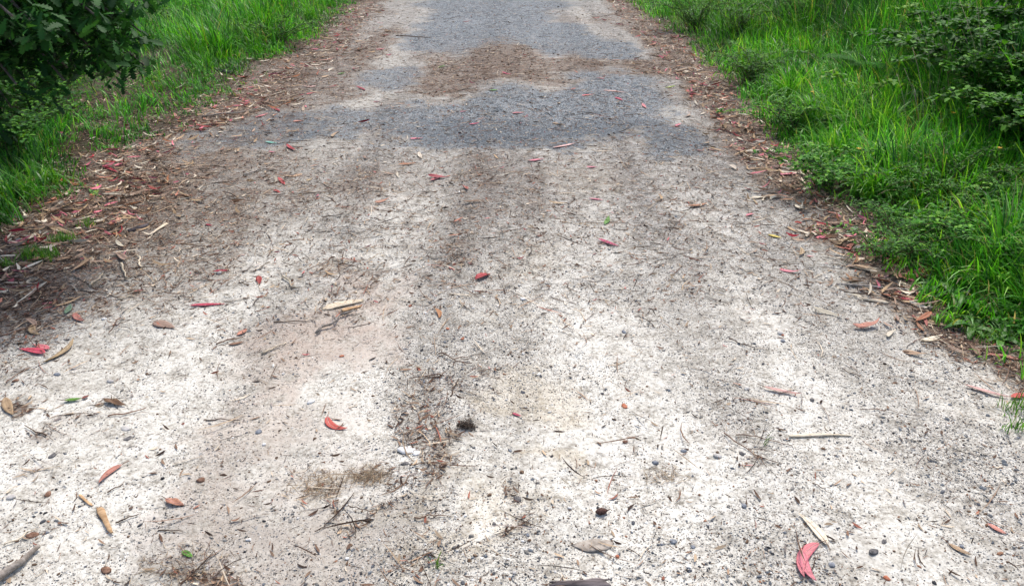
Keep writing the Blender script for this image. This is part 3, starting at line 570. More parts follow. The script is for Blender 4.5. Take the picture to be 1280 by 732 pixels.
# ---- twigs and bark
def wob(L, n, a, seed):
    r = random.Random(seed); y = 0; z = 0; P = []
    for i in range(n+1):
        t = i/n; P.append(np.array([L*(t-.5), y, z+.002])); y += r.uniform(-a, a)*L/n*2; z = abs(r.uniform(0, .4)*a*L*.3)
    return P
def stick(u1, v1, u2, v2, colour, label, rad=.0025, amp=.35, fork=False, mark=None, seed=1, name='twig', taper=.5):
    x, y, L, rz = place(u1, v1, u2, v2); P = wob(L, 8, amp, seed); r = [rad*(1-(1-taper)*i/8)*random.uniform(.88, 1.12) for i in range(9)]
    for p, q in zip(P, r): p[2] += q
    V, Fc = tube(P, r, 7)
    if fork:
        o = empty(name, on(x, y, .001), rz); small('stem', V, Fc, M_twig[colour], o)
        for (i, sg, l) in ((4, 1, .45), (6, -1, .3)):
            p = P[i]; q = p+np.array([L*l*.7, sg*L*l*.5, .002]); tv, tf = tube([p, (p+q)/2+np.array([0, sg*.03*L, .004]), q], [rad*.7, rad*.5, rad*.25], 6); small('side_shoot', tv, tf, M_twig[colour], o)
    else:
        o = small(name, V, Fc, M_twig[colour]); o.location = on(x, y, .001); o.rotation_euler = (0, 0, rz)
    tag(o, claim(label), 'twig', 'twigs lying on the track')
    if mark: LAND.append((mark, x, y))
    return o
def strip(u1, v1, u2, v2, wd, colour, label, curl=.5, name='bark_strip', mark=None, seed=0, cat='bark'):
    """curled strip of shed bark: arched cross section, ragged ends, real thickness"""
    x, y, L, rz = place(u1, v1, u2, v2); r = random.Random(seed); n = 14; m = 6; th = max(.0015, wd*.10); top = []
    for i in range(n+1):
        t = i/n; w = wd*(.75+.25*math.sin(3*t+seed))*(1 if .08 < t < .92 else .7)
        for j in range(m+1):
            s = j/m-.5; ex = r.uniform(-.5, .5)*wd*.5 if i in (0, n) else 0
            top.append((L*(t-.5)+ex, s*w+.04*L*math.sin(2.5*t+seed)+r.uniform(-.02, .02)*wd, curl*wd*(math.cos(s*2.6)-.27)+.02*L*math.sin(3.1*t)+r.uniform(0, .03)*wd+th))
    top = np.array(top); top[:, 2] -= top[:, 2].min()-th; bot = top-np.array([0, 0, th]); N = len(top); Fc = []
    for i in range(n):
        for j in range(m):
            a = i*(m+1)+j; f = (a, a+m+1, a+m+2, a+1); Fc += [f[::-1], tuple(k+N for k in f)]
    rim = [i*(m+1) for i in range(n+1)]+[n*(m+1)+j for j in range(1, m+1)]+[i*(m+1)+m for i in range(n-1, -1, -1)]+list(range(m-1, 0, -1))
    for a, b_ in zip(rim, rim[1:]+rim[:1]): Fc.append((a, b_, b_+N, a+N))
    o = small(name, np.concatenate([top, bot]), Fc, M_twig[colour]); o.location = on(x, y, .002); o.rotation_euler = (0, 0, rz)
    tag(o, claim(label), cat, 'pieces of bark on the track')
    if mark: LAND.append((mark, x, y))
    return o
tanb = M_twig['tan'] = rough_mat('bark_tan', (.33, .20, .10), (.56, .38, .22), 70, (1, .3, 1), objvar=.6)
M_twig['cream'] = rough_mat('bark_cream', (.50, .42, .30), (.72, .65, .53), 70, (.3, 1.5, 1))
M_twig['char'] = rough_mat('bark_dark', (.05, .04, .04), (.20, .17, .17), 45, (.25, 1.6, 1), bump=.006)
strip(122,637,143,667,.022,'tan','larger piece of a broken tan bark strip on the left front sand',.10,mark='the broken tan bark strip',seed=2)
strip(100,620,117,633,.013,'tan','thin end piece of the broken tan bark strip at left front',.10,seed=3)
strip(690,727,760,728,.042,'char','dark weathered bark slab at the bottom edge of the photo',.22,mark='the dark bark slab',seed=4)
strip(1065,546,985,543,.013,'cream','pale cream bark strip lying on sand at right',.16,mark='the pale bark strip',seed=5)
strip(1078,374,1110,380,.022,'pale','pale brown bark flake under the long edge stick',.4,seed=6)
strip(404,384,452,373,.042,'pale','pale bark scrap at the top of the reddish clay patch',.07,mark='the pale bark scrap',seed=7)
strip(90,262,104,266,.02,'tan','short tan bark scrap in the left litter',.4,seed=8)
strip(270,92,292,96,.05,'char','dark lump of rotten bark at the left grass foot',.6,seed=9)
strip(160,290,185,282,.028,'char','dark hollow bark lump in the left litter',.6,seed=10,mark='the dark hollow bark lump')
strip(186,294,210,280,.02,'pale','pale split bark piece beside the dark hollow lump',.4,seed=11)
stick(-14,738,50,686,'grey','thick weathered grey stick running out of the left front corner',.013,.12,mark='the thick grey stick',seed=3,taper=.45)
strip(428,386,450,380,.03,'tan','orange tan bark chip lying against a pale bark scrap',.07,seed=21)
stick(395,415,428,386,'grey','crooked grey twig on the reddish clay patch',.0062,.5,mark='the crooked grey twig',seed=12,fork=True)
stick(327,441,355,426,'pale','pale bare twig on the front of the reddish clay patch',.004,.3,mark='the pale bare twig',seed=14)
stick(342,402,386,403,'dark','straight dark twig on the reddish clay patch',.0026,.1,seed=15,mark='the straight dark twig')
stick(353,345,380,358,'pale','cream bent twig beyond the reddish clay patch',.0045,.35,seed=16)
stick(270,430,308,422,'brown','brown knobbly twig on the left of the reddish clay',.003,.3,seed=17)
stick(905,541,972,580,'brown','long thin brown twig crossing another on the right sand',.0022,.25,mark='the crossing brown twigs',seed=18,fork=True)
stick(920,543,990,552,'brown','slender brown twig under a longer one on the right sand',.0018,.2,seed=19)
stick(1045,356,1208,372,'grey','long straight stick lying half in the right grass edge',.0045,.06,mark='the long edge stick',seed=20)
stick(1055,366,1140,376,'dark','dark twig alongside the long stick at the right edge',.0025,.15,seed=21)
stick(910,428,942,441,'dark','short dark twig on white sand right of centre',.0024,.15,seed=22,mark='the short dark twig')
stick(793,396,822,411,'dark','dark twig with side shoots on pale grit right of centre',.0022,.3,seed=23,fork=True,mark='the dark forked twig')
stick(548,446,592,456,'brown','brown twig in a scatter of crumbs near the track centre',.0026,.3,seed=24,fork=True)
stick(258,526,302,524,'dark','dark twig on the sand left of the coral red crescent',.0022,.2,seed=25)
stick(135,522,183,514,'brown','brown twig in front of the green leaf with dark end',.0026,.2,seed=26)
stick(198,663,229,664,'dark','short dark twig right of the broken bark strip',.0018,.1,seed=27)
stick(145,655,170,641,'dark','bent dark twig beside the broken bark strip',.0022,.3,seed=28)
stick(135,617,155,606,'dark','dark twig right of the salmon sickle leaf',.0022,.25,seed=29)
stick(5,683,45,662,'pale','pale thin twig behind the thick grey stick',.0024,.3,seed=30)
stick(435,632,478,628,'dark','curved dark twig in front of the dry grass clump',.0016,.5,seed=31)
stick(393,662,412,648,'dark','tiny dark forked twig at front left of centre',.0015,.3,seed=32,fork=True)
stick(512,586,543,583,'brown','short brown twig by the white half buried stone',.0022,.1,seed=33)
stick(1075,512,1150,527,'brown','very thin brown stem on sand at right',.0013,.25,seed=34)
stick(1015,605,1038,620,'dark','small curved dark twig on the right front sand',.0015,.4,seed=35)
stick(1175,590,1190,618,'brown','curved hair thin stem on the right front sand',.001,.7,seed=36)
stick(785,680,802,692,'dark','tiny dark twig in front of the dark cone',.0014,.2,seed=37)
stick(768,577,790,570,'grey','grey thin stem beyond the brown pebble',.0012,.2,seed=38)
stick(600,540,635,530,'grey','thin grey stem at the right of the dark moss clump',.0013,.2,seed=39)
stick(160,230,190,247,'dark','dark stick in the litter below the left grass',.006,.25,seed=40)
stick(252,146,340,137,'grey','long grey stick lying at the front of the left grass',.006,.25,seed=41,mark='the long grey stick')
stick(100,362,150,370,'dark','dark thin stick in the left litter by a cream leaf',.003,.2,seed=42)
stick(0,420,48,402,'brown','brown stick in the litter at the left frame edge',.0025,.2,seed=43)
stick(112,358,128,342,'pale','pale thick twig in the left litter',.006,.2,seed=44,mark='the pale thick twig')
stick(152,331,175,345,'pale','pale knobbly twig right of the pale thick twig',.006,.25,seed=45)
stick(178,335,172,318,'pale','pale upright wood chip beside a knobbly twig',.005,.2,seed=46)
stick(495,45,540,47,'dark','dark stick on the far left edge of the bitumen',.007,.1,seed=47)
stick(305,220,338,212,'grey','grey stick in the middle left litter',.005,.2,seed=48)
stick(160,385,182,408,'grey','forked grey twig left of the wide rounded leaf',.003,.5,seed=49,fork=True)
stick(40,265,100,262,'dark','dark stick under the left grass edge',.005,.15,seed=50)
# ---- stones
def stone(u, v, r, colour, label, flat=.6, el=1.3, name='pebble', sink=.36, seed=0, cat='stone', mark=None, rz=None):
    x, y = px(u, v); rr = np.random.default_rng(seed+500)
    import bmesh
    bm = bmesh.new(); bmesh.ops.create_icosphere(bm, subdivisions=2, radius=1)
    d = rr.normal(0, 1, (9, 3)); d /= np.linalg.norm(d, axis=1)[:, None]
    for vt in bm.verts:
        p = np.array(vt.co); k = 1+.10*sum(np.tanh(3*(p@q)) for q in d)*.5+.05*math.sin(5*p[0]+seed)*math.sin(4*p[1])
        for q in d: 
            e = p@q*k
            if e > .74: k *= .74/e
        vt.co = p*k*np.array([r*el, r, r*flat])
    me = bpy.data.meshes.new(name); bm.to_mesh(me); bm.free(); me.materials.append(M_stone[colour] if isinstance(colour, str) else colour); me.polygons.foreach_set('use_smooth', [True]*len(me.polygons))
    o = bpy.data.objects.new(name, me); COL.objects.link(o); o.location = on(x, y, r*flat*(1-2*sink)); o.rotation_euler = (0, 0, rr.uniform(0, 6.28) if rz is None else rz)
    tag(o, claim(label), cat, 'stones lying on the track')
    if mark: LAND.append((mark, x, y))
    return o
stone(323,538,.011,'blue grey','smooth blue grey pebble on sand left of the coral red crescent',seed=1,mark='the smooth blue grey pebble')
stone(388,497,.012,'white','white pebble on the front of the reddish clay patch',.5,seed=2,mark='the white pebble')
stone(251,600,.011,'brown','round brown pebble on sand right of the salmon sickle leaf',seed=3,mark='the round brown pebble')
stone(160,548,.010,'dark grey','black flat chip on the left sand',.35,1.5,seed=4,mark='the black flat chip')
stone(157,536,.014,'pale grey','grey flat chip above the black chip on left sand',.25,1.5,seed=5)
stone(782,546,.009,'brown','brown pebble on sand right of the narrow crumb patch',seed=6,mark='the brown pebble')
stone(781,504,.011,'orange','rust orange chip on white sand beyond the brown pebble',.4,1.5,seed=7)
stone(780,412,.010,'blue grey','blue grey pebble below the dark forked twig',seed=8)
stone(508,564,.024,'white','largest white stone half buried near the dry grass clump',.30,1.3,sink=.42,seed=9,mark='the half buried white stone')
stone(520,568,.013,'white','smaller white stone touching the half buried white stone',.35,1.3,sink=.4,seed=10)
stone(507,581,.010,'dark grey','dark chip in front of the half buried white stone',.4,1.4,seed=11)
stone(745,676,.032,rough_mat('flat_stone', (.20, .17, .14), (.42, .375, .32), 45),'flat grey brown stone flush with the sand in front of the dark cone',.05,1.9,sink=.43,seed=12,rz=.15,name='flat_stone',mark='the flat grey brown stone')
stone(897,570,.012,'pale grey','pale grey pebble left of the crossing brown twigs',seed=13)
stone(927,567,.009,'dark grey','dark pebble just right of the pale grey pebble',seed=14)
stone(855,560,.009,'blue grey','blue pebble on sand left of the pale grey pebble',seed=15)
stone(820,572,.010,'blue grey','blue grey pebble in front of the small crumb patch',seed=16)
stone(842,672,.009,'blue grey','blue grey pebble on the front sand right of the flat stone',seed=17)
stone(867,678,.007,'blue grey','small blue pebble at front right of another blue pebble',seed=18)
stone(930,632,.008,'blue grey','blue pebble on the sand left of the pink leaf pair',seed=19)
stone(647,623,.011,'dark grey','dark grey pebble on sand left of the olive stain',seed=20)
stone(130,398+0,.009,'white','white pebble in the left litter',seed=21)
stone(275,342,.014,'pale grey','grey pebble on grit beyond the long magenta leaf',seed=22)
stone(654,375,.013,'white','white stone chip on grit right of the folded crimson leaf',.5,seed=23)
stone(513,383,.008,'orange','orange red chip left of the folded crimson leaf',seed=24)
stone(560,415,.008,'orange','orange chip on brown grit near the centre',seed=25)
stone(578,427,.007,'orange','smaller orange chip right of the centre brown grit',seed=26)
stone(427,440,.008,'orange','orange chip on the reddish clay right of the pale bare twig',seed=27)
stone(20,478,.010,'brown','brown pebble at the left frame edge',seed=28)
stone(72,469,.011,'blue grey','blue pebble in front of the long twisted tan leaf',seed=29)
stone(138,476,.011,'pale grey','grey pebble right of a blue one on the left sand',seed=30)
stone(67,572,.010,'dark grey','dark grey chip on the left front sand',.5,1.5,seed=31)
stone(15,625,.012,'pale grey','pale grey pebble at the left front',.5,seed=32)
stone(60,618,.010,'brown','brown chip left of the thin bark end piece',.5,1.4,seed=33)
stone(40,670,.013,'brown','taupe stone behind the thick grey stick',.5,1.4,seed=34)
stone(132,711,.013,'brown','brown hollow nut shell like chip at left front',.5,1.3,seed=35)
stone(1092,690,.012,'dark grey','dark grey pebble at the front right of the pink leaf pair',.6,seed=36)
stone(1040,705,.009,'blue grey','blue grey pebble right of the broad pink leaf',seed=37)
stone(1108,722,.008,'orange','orange chip at the right front edge',seed=38)
stone(1105,677,.008,'dark grey','small round black pebble at right front',seed=39)
stone(1015,500,.008,'dark grey','dark pebble under the thin red edged leaf',seed=40)
stone(975,418,.013,'pale grey','grey stone on the right grit',seed=41)
stone(978,428,.010,'blue grey','blue stone on the right grit by a grey one',seed=42)
# dark cone, moss clump, dry grass clump
def cone(u, v):
    x, y = px(u, v); o = empty('seed_cone', on(x, y, .006), .2)
    V = []; Fc = []; n = 16; m = 9
    for i in range(m+1):
        t = i/m; rr = .0105*math.sin(math.pi*(.06+.9*t))**.8
        for k in range(n):
            a = 6.2832*k/n; g = 1+.16*math.sin(5*a+i*2.2); V.append((.034*(t-.5), rr*g*math.cos(a), .8*rr*g*math.sin(a)+.003))
    for i in range(m):
        for k in range(n): Fc.append((i*n+k, i*n+(k+1) % n, (i+1)*n+(k+1) % n, (i+1)*n+k))
    Fc += [tuple(range(n))[::-1], tuple(m*n+k for k in range(n))]
    mt = rough_mat('cone_scale', (.035, .018, .014), (.13, .07, .055), 200, bump=.003); small('cone_body', V, Fc, mt, o)
    tv, tf = tube([(.017, 0, .003), (.022, .001, .004), (.026, .003, .003)], [.002, .0017, .0015], 6); small('stalk', tv, tf, M_twig['dark'], o)
    tag(o, 'dark brown oval seed cone on white sand right of the front centre', 'cone'); LAND.append(('the dark seed cone', x, y))
cone(752, 637)
def tuft(u, v, rx, n, Lr, cols, label, name, cat, flat=True, h=.006, mat=None, group=None, wr=(.0008, .0018), mark=None):
    x0, y0 = px(u, v); x = x0+np.clip(rng.normal(0, .5, n), -.9, .9)*rx; y = y0+np.clip(rng.normal(0, .32, n), -.6, .6)*rx
    L = rng.uniform(*Lr, n); c = np.array(cols)[rng.integers(0, len(cols), n)]*rng.uniform(.7, 1.3, (n, 1))
    if flat: V, Fc, cc = ribbons(n, x, y, L, rng.uniform(*wr, n), rng.normal(0, 1, n), rng.exponential(.004, n), 4, c, '', None, zoff=.002, tilt=.07 if h < .03 else .2); V[:, 2] += np.repeat(rng.exponential(h*.3, n)*np.exp(-((x-x0)**2+(y-y0)**2)/(rx*.6)**2), 10)
    else: V, Fc, cc = blades(n, x, y, L, rng.uniform(*wr, n), rng.gamma(3, .3, n), rng.uniform(0, 6.28, n), c)
    V = V-np.array([x0, y0, float(zg(x0, y0))]); o = big(name, V, Fc, mat or M_frag, cc); o.location = on(x0, y0)
    tag(o, claim(label), cat, group)
    if mark: LAND.append((mark, x0, y0))
    return o
DRY = [(.30, .22, .13), (.20, .13, .08), (.42, .33, .22), (.13, .08, .05)]
tuft(462,594,.07,260,(.02,.06),DRY,'denser tangle of dry straw grass on sand near the front centre left','dry_grass_clump','dry grass',mark='the dry grass clump',group='dry grass clumps')
tuft(400,602,.10,260,(.02,.06),DRY,'looser spread of dry straw left of the denser straw tangle','dry_grass_clump','dry grass',group='dry grass clumps')
tuft(583,536,.030,420,(.006,.02),[(.03,.02,.016),(.06,.04,.03),(.10,.07,.05)],'dark fuzzy clump of dry moss on sand near track centre','moss_clump','moss',mark='the dark moss clump',h=.04)
tuft(230,703,.12,260,(.012,.04),DRY+[(.10,.06,.06)],'brown heap of crumbs on taupe soil at left front','dry_grass_clump','dry grass',group='dry grass clumps')
tuft(835,590,.07,140,(.012,.04),DRY,'thin scatter of brown straw beyond the blue pebbles','dry_grass_clump','dry grass',group='dry grass clumps')
GR = [(.07,.22,.02),(.10,.28,.025),(.16,.33,.04),(.05,.16,.02)]
for (u, v, rx, n, lab) in [(80,302,.07,190,'small green grass tuft in the litter right of a tan leaf'), (48,322,.10,320,'wider low grass tuft at left in front of the verge'), (108,283,.05,60,'sparse green sprouts beside the left litter'),
                           (1235,420,.10,160,'low grass tuft at the right track corner'), (1268,515,.05,50,'small grass sprout at the right frame edge'), (1272,540,.05,40,'lower grass sprout at the right frame edge'),
                           (547,714,.012,8,'tiny pale sprout of grass on the front sand'), (955,553,.014,5,'tiny green sprig under the crossing brown twigs'), (1190,405,.08,130,'grass tuft among the broad leaved weeds at right'), (2,335,.06,110,'grass tuft at the left frame edge beside the litter')]:
    tuft(u, v, rx, n, (.025, .075), GR, lab, 'grass_tuft', 'grass', False, mat=M_grass, group='small grass tufts on the track edge', wr=(.002, .004))
# ---- repeats described by what lies next to them
LEAFPROTO = []
for k in range(9):
    V, Fc, mid = sickle(1.0, random.uniform(.14, .26), random.uniform(.2, 1.6)*random.choice((-1, 1)), random.uniform(.1, .55), random.uniform(.15, .6), random.uniform(-.8, .8), nseg=9, thick=.006, wave=random.choice((0, 0, .3)))
    me = bpy.data.meshes.new('fallen_leaf'); me.from_pydata([tuple(map(float, v)) for v in V], [], [tuple(map(int, f)) for f in Fc]); me.polygons.foreach_set('use_smooth', [True]*len(me.polygons)); LEAFPROTO.append(me)
LMESH = {}
def lmesh(k, c):
    if (k, c) not in LMESH:
        m = LEAFPROTO[k].copy(); m.materials.append(LM[c]); LMESH[(k, c)] = m
    return LMESH[(k, c)]
AREAS = [('the oak branch', *px(150, 190)), ('the dark left bitumen patch', *px(350, 155)), ('the far brown litter band', *px(640, 75)), ('the main bitumen patch', *px(700, 140)), ('the white sand spot', *px(820, 138)),
         ('the reddish clay patch', *px(400, 430)), ('the far right bitumen', *px(740, 50)), ('the far left litter', *px(440, 60)), ('the tall right grass', *px(960, 150)), ('the dense dark weed clump', *px(850, 40)), ('the small brown patch at right', *px(860, 254)), ('the left grass tufts', *px(60, 310))]
def describe(base, x, y):
    cands = sorted(LAND+AREAS, key=lambda q: (q[1]-x)**2+((q[2]-y)*.7)**2)[:7]
    best = None
    for nm, lx, ly in cands:
        dx = x-lx; dy = y-ly; d = math.hypot(dx, dy); far = '' if d < .18 else ('a hand away, ' if False else '')
        rel = ('just ' if d < .22 else '')+(('right of' if dx > 0 else 'left of') if abs(dx) > abs(dy)*.8 else ('beyond' if dy > 0 else 'in front of'))
        lab = f'{base} {rel} {nm}'
        if lab not in USED: return claim(lab)
        best = best or lab
        lab2 = lab+' near grass' if (abs(x-grass_r(y)) < .5 or abs(x-grass_l(y)) < .6) else lab+' on grit'
        if lab2 not in USED and len(lab2.split()) < 17: return claim(lab2)
    return claim(best)
def scatter_leaves(n):
    def d(x, y):
        m = masks(x, y); er = np.abs(x-grass_r(y)+.24); el = np.abs(x-grass_l(y)-.3)
        return dtrack(x, y)*np.clip(1.0*np.exp(-(er/.17)**2)+.6*np.exp(-(el/.35)**2)+.010+.10*m['litter'], 0, 1)
    x, y = sample(n, 2.5, 9.5, -3.5, 3, d, 1.9)
    names = ['tan', 'cream', 'pale brown', 'brown', 'salmon', 'orange brown', 'pink', 'pale pink', 'crimson', 'brick']; P_ = [.22, .17, .2, .14, .06, .06, .05, .05, .02, .03]
    src = None
    for i in range(n):
        c = random.choices(names, P_)[0]; L = random.uniform(.05, .125)
        o = bpy.data.objects.new('fallen_leaf', lmesh(random.randrange(9), c)) if src is None else src.copy()
        if src is None: src = o
        else: o.data = lmesh(random.randrange(9), c)
        COL.objects.link(o); o.scale = (L, L, L); o.location = on(x[i], y[i], .004+random.random()*.006); o.rotation_euler = (random.gauss(0, .18), random.gauss(0, .12), random.uniform(0, 6.28))
        sz = 'small' if L < .065 else ('long' if L > .098 else 'curled')
        tag(o, describe(f'{sz} {c} leaf', float(x[i]), float(y[i])), 'leaf', 'fallen leaves on the track')
scatter_leaves(180)
TW = []
for k in range(7):
    P = wob(1.0, 7, random.uniform(.1, .4), 200+k); r0 = random.uniform(.012, .03)
    V, Fc = tube([p+np.array([0, 0, r0]) for p in P], [r0*(1-.07*i) for i in range(8)], 6)
    me = bpy.data.meshes.new('twig'); me.from_pydata([tuple(map(float, v)) for v in V], [], Fc); me.polygons.foreach_set('use_smooth', [True]*len(me.polygons)); TW.append(me)
TWM = {(k, c): None for k in range(7) for c in ('dark', 'grey', 'pale', 'brown')}
def scatter_twigs(n):
    def d(x, y):
        m = masks(x, y); return dtrack(x, y)*np.clip(m['litter']*.9+.03, 0, 1)
    x, y = sample(n, 1.5, 8.5, -3.5, 3, d, 2.1); src = None
    for i in range(n):
        c = random.choices(('dark', 'grey', 'pale', 'brown'), (.4, .2, .14, .26))[0]; k = random.randrange(7); L = random.uniform(.045, .125)
        if TWM[(k, c)] is None: TWM[(k, c)] = TW[k].copy(); TWM[(k, c)].materials.append(M_twig[c])
        o = bpy.data.objects.new('twig', TWM[(k, c)]) if src is None else src.copy(); src = o; o.data = TWM[(k, c)]
        COL.objects.link(o); o.scale = (L, L, L*random.uniform(.7, 1.1)); o.location = on(x[i], y[i], .002); o.rotation_euler = (0, random.gauss(0, .05), random.uniform(0, 6.28))
        tag(o, describe(f'{"short" if L < .09 else "long"} {c} twig', float(x[i]), float(y[i])), 'twig', 'twigs lying on the track')
scatter_twigs(110)
def scatter_stones(n):
    def d(x, y):
        m = masks(x, y); return dtrack(x, y)*np.clip(m['grit']-.4*m['litter'], .03, 1)
    x, y = sample(n, 1.4, 5.5, -2.4, 2.2, d, 2.3)
    for i in range(n):
        c = random.choices(list(SC), (.3, .15, .08, .28, .06, .13))[0]
        o = stone(640, 500, random.uniform(.0036, .0062), c, 'tmp', random.uniform(.4, .65), random.uniform(1, 1.5), seed=100+i); USED.pop('tmp', None)
        o.location = on(float(x[i]), float(y[i]), .002); o['label'] = describe(f'small {c} pebble', float(x[i]), float(y[i]))
scatter_stones(75)
# ------------------------------------------------------------------ oak at the left
OAKW = np.array([.03, .22, .38, .20, .62, .30, .92, .42, 1.0, .46, .72, .5, .42, .05]); OAKT = np.array([0, .06, .16, .22, .34, .40, .54, .60, .72, .78, .88, .92, .97, 1.0])
def oakleaves(pos, az, pit, L, col, fan):
    n = len(pos); k = len(OAKT); V = np.empty((n, k, 3, 3)); roll = rng.normal(0, .5, n)
    for j, s in enumerate((-1, 0, 1)):
        lx = L[:, None]*OAKT[None]; ly = s*L[:, None]*.27*OAKW[None]; lz = abs(s)*.05*L[:, None]*OAKW[None]-.16*L[:, None]*OAKT[None]**2+ly*np.sin(roll)[:, None]
        ly = ly*np.cos(roll)[:, None]
        X2 = lx*np.cos(pit)[:, None]-lz*np.sin(pit)[:, None]; Z2 = lx*np.sin(pit)[:, None]+lz*np.cos(pit)[:, None]
        V[:, :, j, 0] = pos[:, None, 0]+X2*np.cos(az)[:, None]-ly*np.sin(az)[:, None]; V[:, :, j, 1] = pos[:, None, 1]+X2*np.sin(az)[:, None]+ly*np.cos(az)[:, None]; V[:, :, j, 2] = pos[:, None, 2]+Z2
    q = np.array([(3*i+j, 3*i+j+1, 3*i+j+4, 3*i+j+3) for i in range(k-1) for j in range(2)])
    return V.reshape(-1, 3), (q[None]+(np.arange(n)*3*k)[:, None, None]).reshape(-1, 4), np.repeat(col, 3*k, 0)
def oak():
    bx, by = -4.3, 5.3; bz = float(zg(bx, by)); root = empty('oak_tree', (bx, by, bz)); o3 = np.array([bx, by, bz])
    V, Fc = tube([(0, 0, -.1), (.02, 0, .3), (.08, -.05, 1.2), (.02, .05, 2.2), (.1, .1, 3.4), (.05, .1, 4.8)], [.24, .17, .145, .12, .08, .03], 14); small('trunk', V, Fc, M_bark, root)
    P = []; A = []
    def branch(p0, p1, r, n=8, sag=.1, name='branch', leafy_from=.3, dens=1.0, spread=.22, par=None):
        p0 = np.array(p0, float); p1 = np.array(p1, float); L = np.linalg.norm(p1-p0); pts = []
        for i in range(n+1):
            t = i/n; p = p0*(1-t)+p1*t+np.array([rng.normal(0, .02), rng.normal(0, .02), sag*L*math.sin(math.pi*t)]); pts.append(p)
        pts[0] = p0; pts[-1] = p1
        V, Fc = tube([q-o3 for q in pts], [r*(1-.85*i/n)+.0015 for i in range(n+1)], 7); small(name, V, Fc, M_bark, root)
        for i in range(int(L*dens*36)):
            t = leafy_from+(1-leafy_from)*rng.random(); j = min(int(t*n), n-1); p = pts[j]+(pts[j+1]-pts[j])*(t*n-j)
            c = p+rng.normal(0, spread*.5, 3)*np.array([1, 1, .55])
            for q in range(rng.integers(4, 8)): P.append(c+rng.normal(0, .018, 3)); A.append(rng.uniform(0, 6.28))
        return pts
    # low boughs seen at the top left of the photo
    for (s, u, v, Yd) in [(1.30, 148, 62, 3.5), (1.25, 120, 20, 3.35), (1.4, 60, 50, 3.2), (1.3, 125, 0, 3.8), (1.0, 20, 105, 3.3), (1.5, 100, -30, 3.4), (1.1, 85, 85, 3.9), (1.2, 15, 20, 3.0), (1.2, 50, -5, 3.6), (.9, 40, 60, 4.1), (1.5, 20, 60, 3.6), (1.4, 138, 15, 3.6), (1.3, 112, 58, 3.5), (1.3, 80, 100, 3.5), (1.6, 110, 45, 3.9)]:
        branch(o3+np.array([.06, -.03, s]), at(u, v, Yd), .022, sag=.10, leafy_from=.5, dens=1.35, spread=.17)
    for (s, u, v, Yd) in [(1.35, 180, 82, 3.6), (1.35, 176, 40, 3.7), (1.3, 150, 92, 3.5), (1.4, 190, 8, 3.9), (.9, 15, 135, 3.6), (.9, 45, 110, 3.8), (1.0, 5, 165, 3.5)]:
        branch(o3+np.array([.06, -.03, s]), at(u, v, Yd), .016, sag=.10, leafy_from=.6, dens=.42, spread=.09)
    for k in range(34):
        a = rng.uniform(-2.2, 2.0); h = rng.uniform(1.8, 4.2); l = rng.uniform(1.2, 3.0)*(1.25-.12*h)
        e = o3+np.array([math.cos(a)*l, math.sin(a)*l, h+rng.uniform(0, .6)])
        e[2] = max(e[2], 1.75)
        branch(o3+np.array([.05, .02, h]), e, .035, sag=.05, leafy_from=.2, dens=1.0, spread=.5)
    P_ = np.array(P); n = len(P_); az = np.array(A); pit = rng.normal(-.35, .45, n)
    c = np.array([(.014, .065, .012), (.022, .10, .016), (.04, .15, .022), (.01, .045, .01)])[rng.choice(4, n, p=[.35, .3, .12, .23])]*rng.uniform(.8, 1.2, (n, 1))
    V, Fc, cc = oakleaves(P_-o3, az, pit, rng.uniform(.042, .075, n), c, None)
    big('crown', V, Fc, M_oak, cc, root)
    tag(root, 'oak tree at left with low boughs of dark lobed leaves hanging over the verge', 'tree')
oak()
# ------------------------------------------------------------------ verge plants
def cane_plant(u, v, canes, hgt, reach, nleaf, leafL, label, name='bramble_shrub', cat='shrub', pal=HP, group=None, tri=True, pw=None, off=(0, 0), stem=M_cane, spread=.05, az0=None, azs=3.2, wratio=.68):
    x0, y0 = px(u, v); x0 += off[0]; y0 += off[1]; z0 = float(zg(x0, y0)); root = empty(name, (x0, y0, z0)); P = []; A = []; mb = MB(); n3 = 3 if tri else 2
    for k in range(canes):
        a = (rng.uniform(0, 6.28) if az0 is None else az0+rng.uniform(-azs, azs)); l = reach*rng.uniform(.5, 1.1); h = hgt*rng.uniform(.6, 1.1); b0 = rng.normal(0, .06, 2); pts = []
        for i in range(9):
            t = i/8; pts.append(np.array([b0[0]+math.cos(a)*l*t**1.3, b0[1]+math.sin(a)*l*t**1.3, h*math.sin(min(t*1.9, 1.65+.35*t))+rng.normal(0, .008)]))
        mb.add(*tube(pts, [.0035*(1-.8*i/8)+.0006 for i in range(9)], 5))
        for q in range(nleaf//canes):
            t = rng.uniform(.12, 1); j = min(int(t*8), 7); p = pts[j]+(pts[j+1]-pts[j])*(t*8-j); la = rng.uniform(0, 6.28); c = p+np.array([math.cos(la), math.sin(la), .4])*rng.uniform(.01, spread)
            for w in range(n3): P.append(c); A.append(la+(w-1)*1.15 if tri else la+w*2.6)
    P = np.array(P); n = len(P); A = np.array(A)+rng.normal(0, .15, n)
    small('stems', mb.V, mb.F, stem, root)
    col = pal[rng.choice(len(pal), n, p=pw)]*rng.uniform(.75, 1.25, (n, 1)); L = rng.uniform(.65, 1.15, n)*leafL
    V, Fc, cc = oval(n, P, L, L*wratio, .1, col, A, .35); big('foliage', V, Fc, M_herb, cc, root)
    tag(root, claim(label), cat, group); return root
DK = np.array([(.018, .075, .011), (.034, .13, .015), (.062, .21, .022), (.12, .31, .03)])
LT = np.array([(.11, .28, .03), (.16, .36, .04), (.20, .36, .05), (.08, .22, .03)])
g = 'leafy plants on the right verge'
cane_plant(1235,185,30,.60,.8,1500,.05,'dark bramble shrub filling the right verge above the tall grass',pal=DK,group='bramble shrubs',pw=[.3,.35,.25,.1])
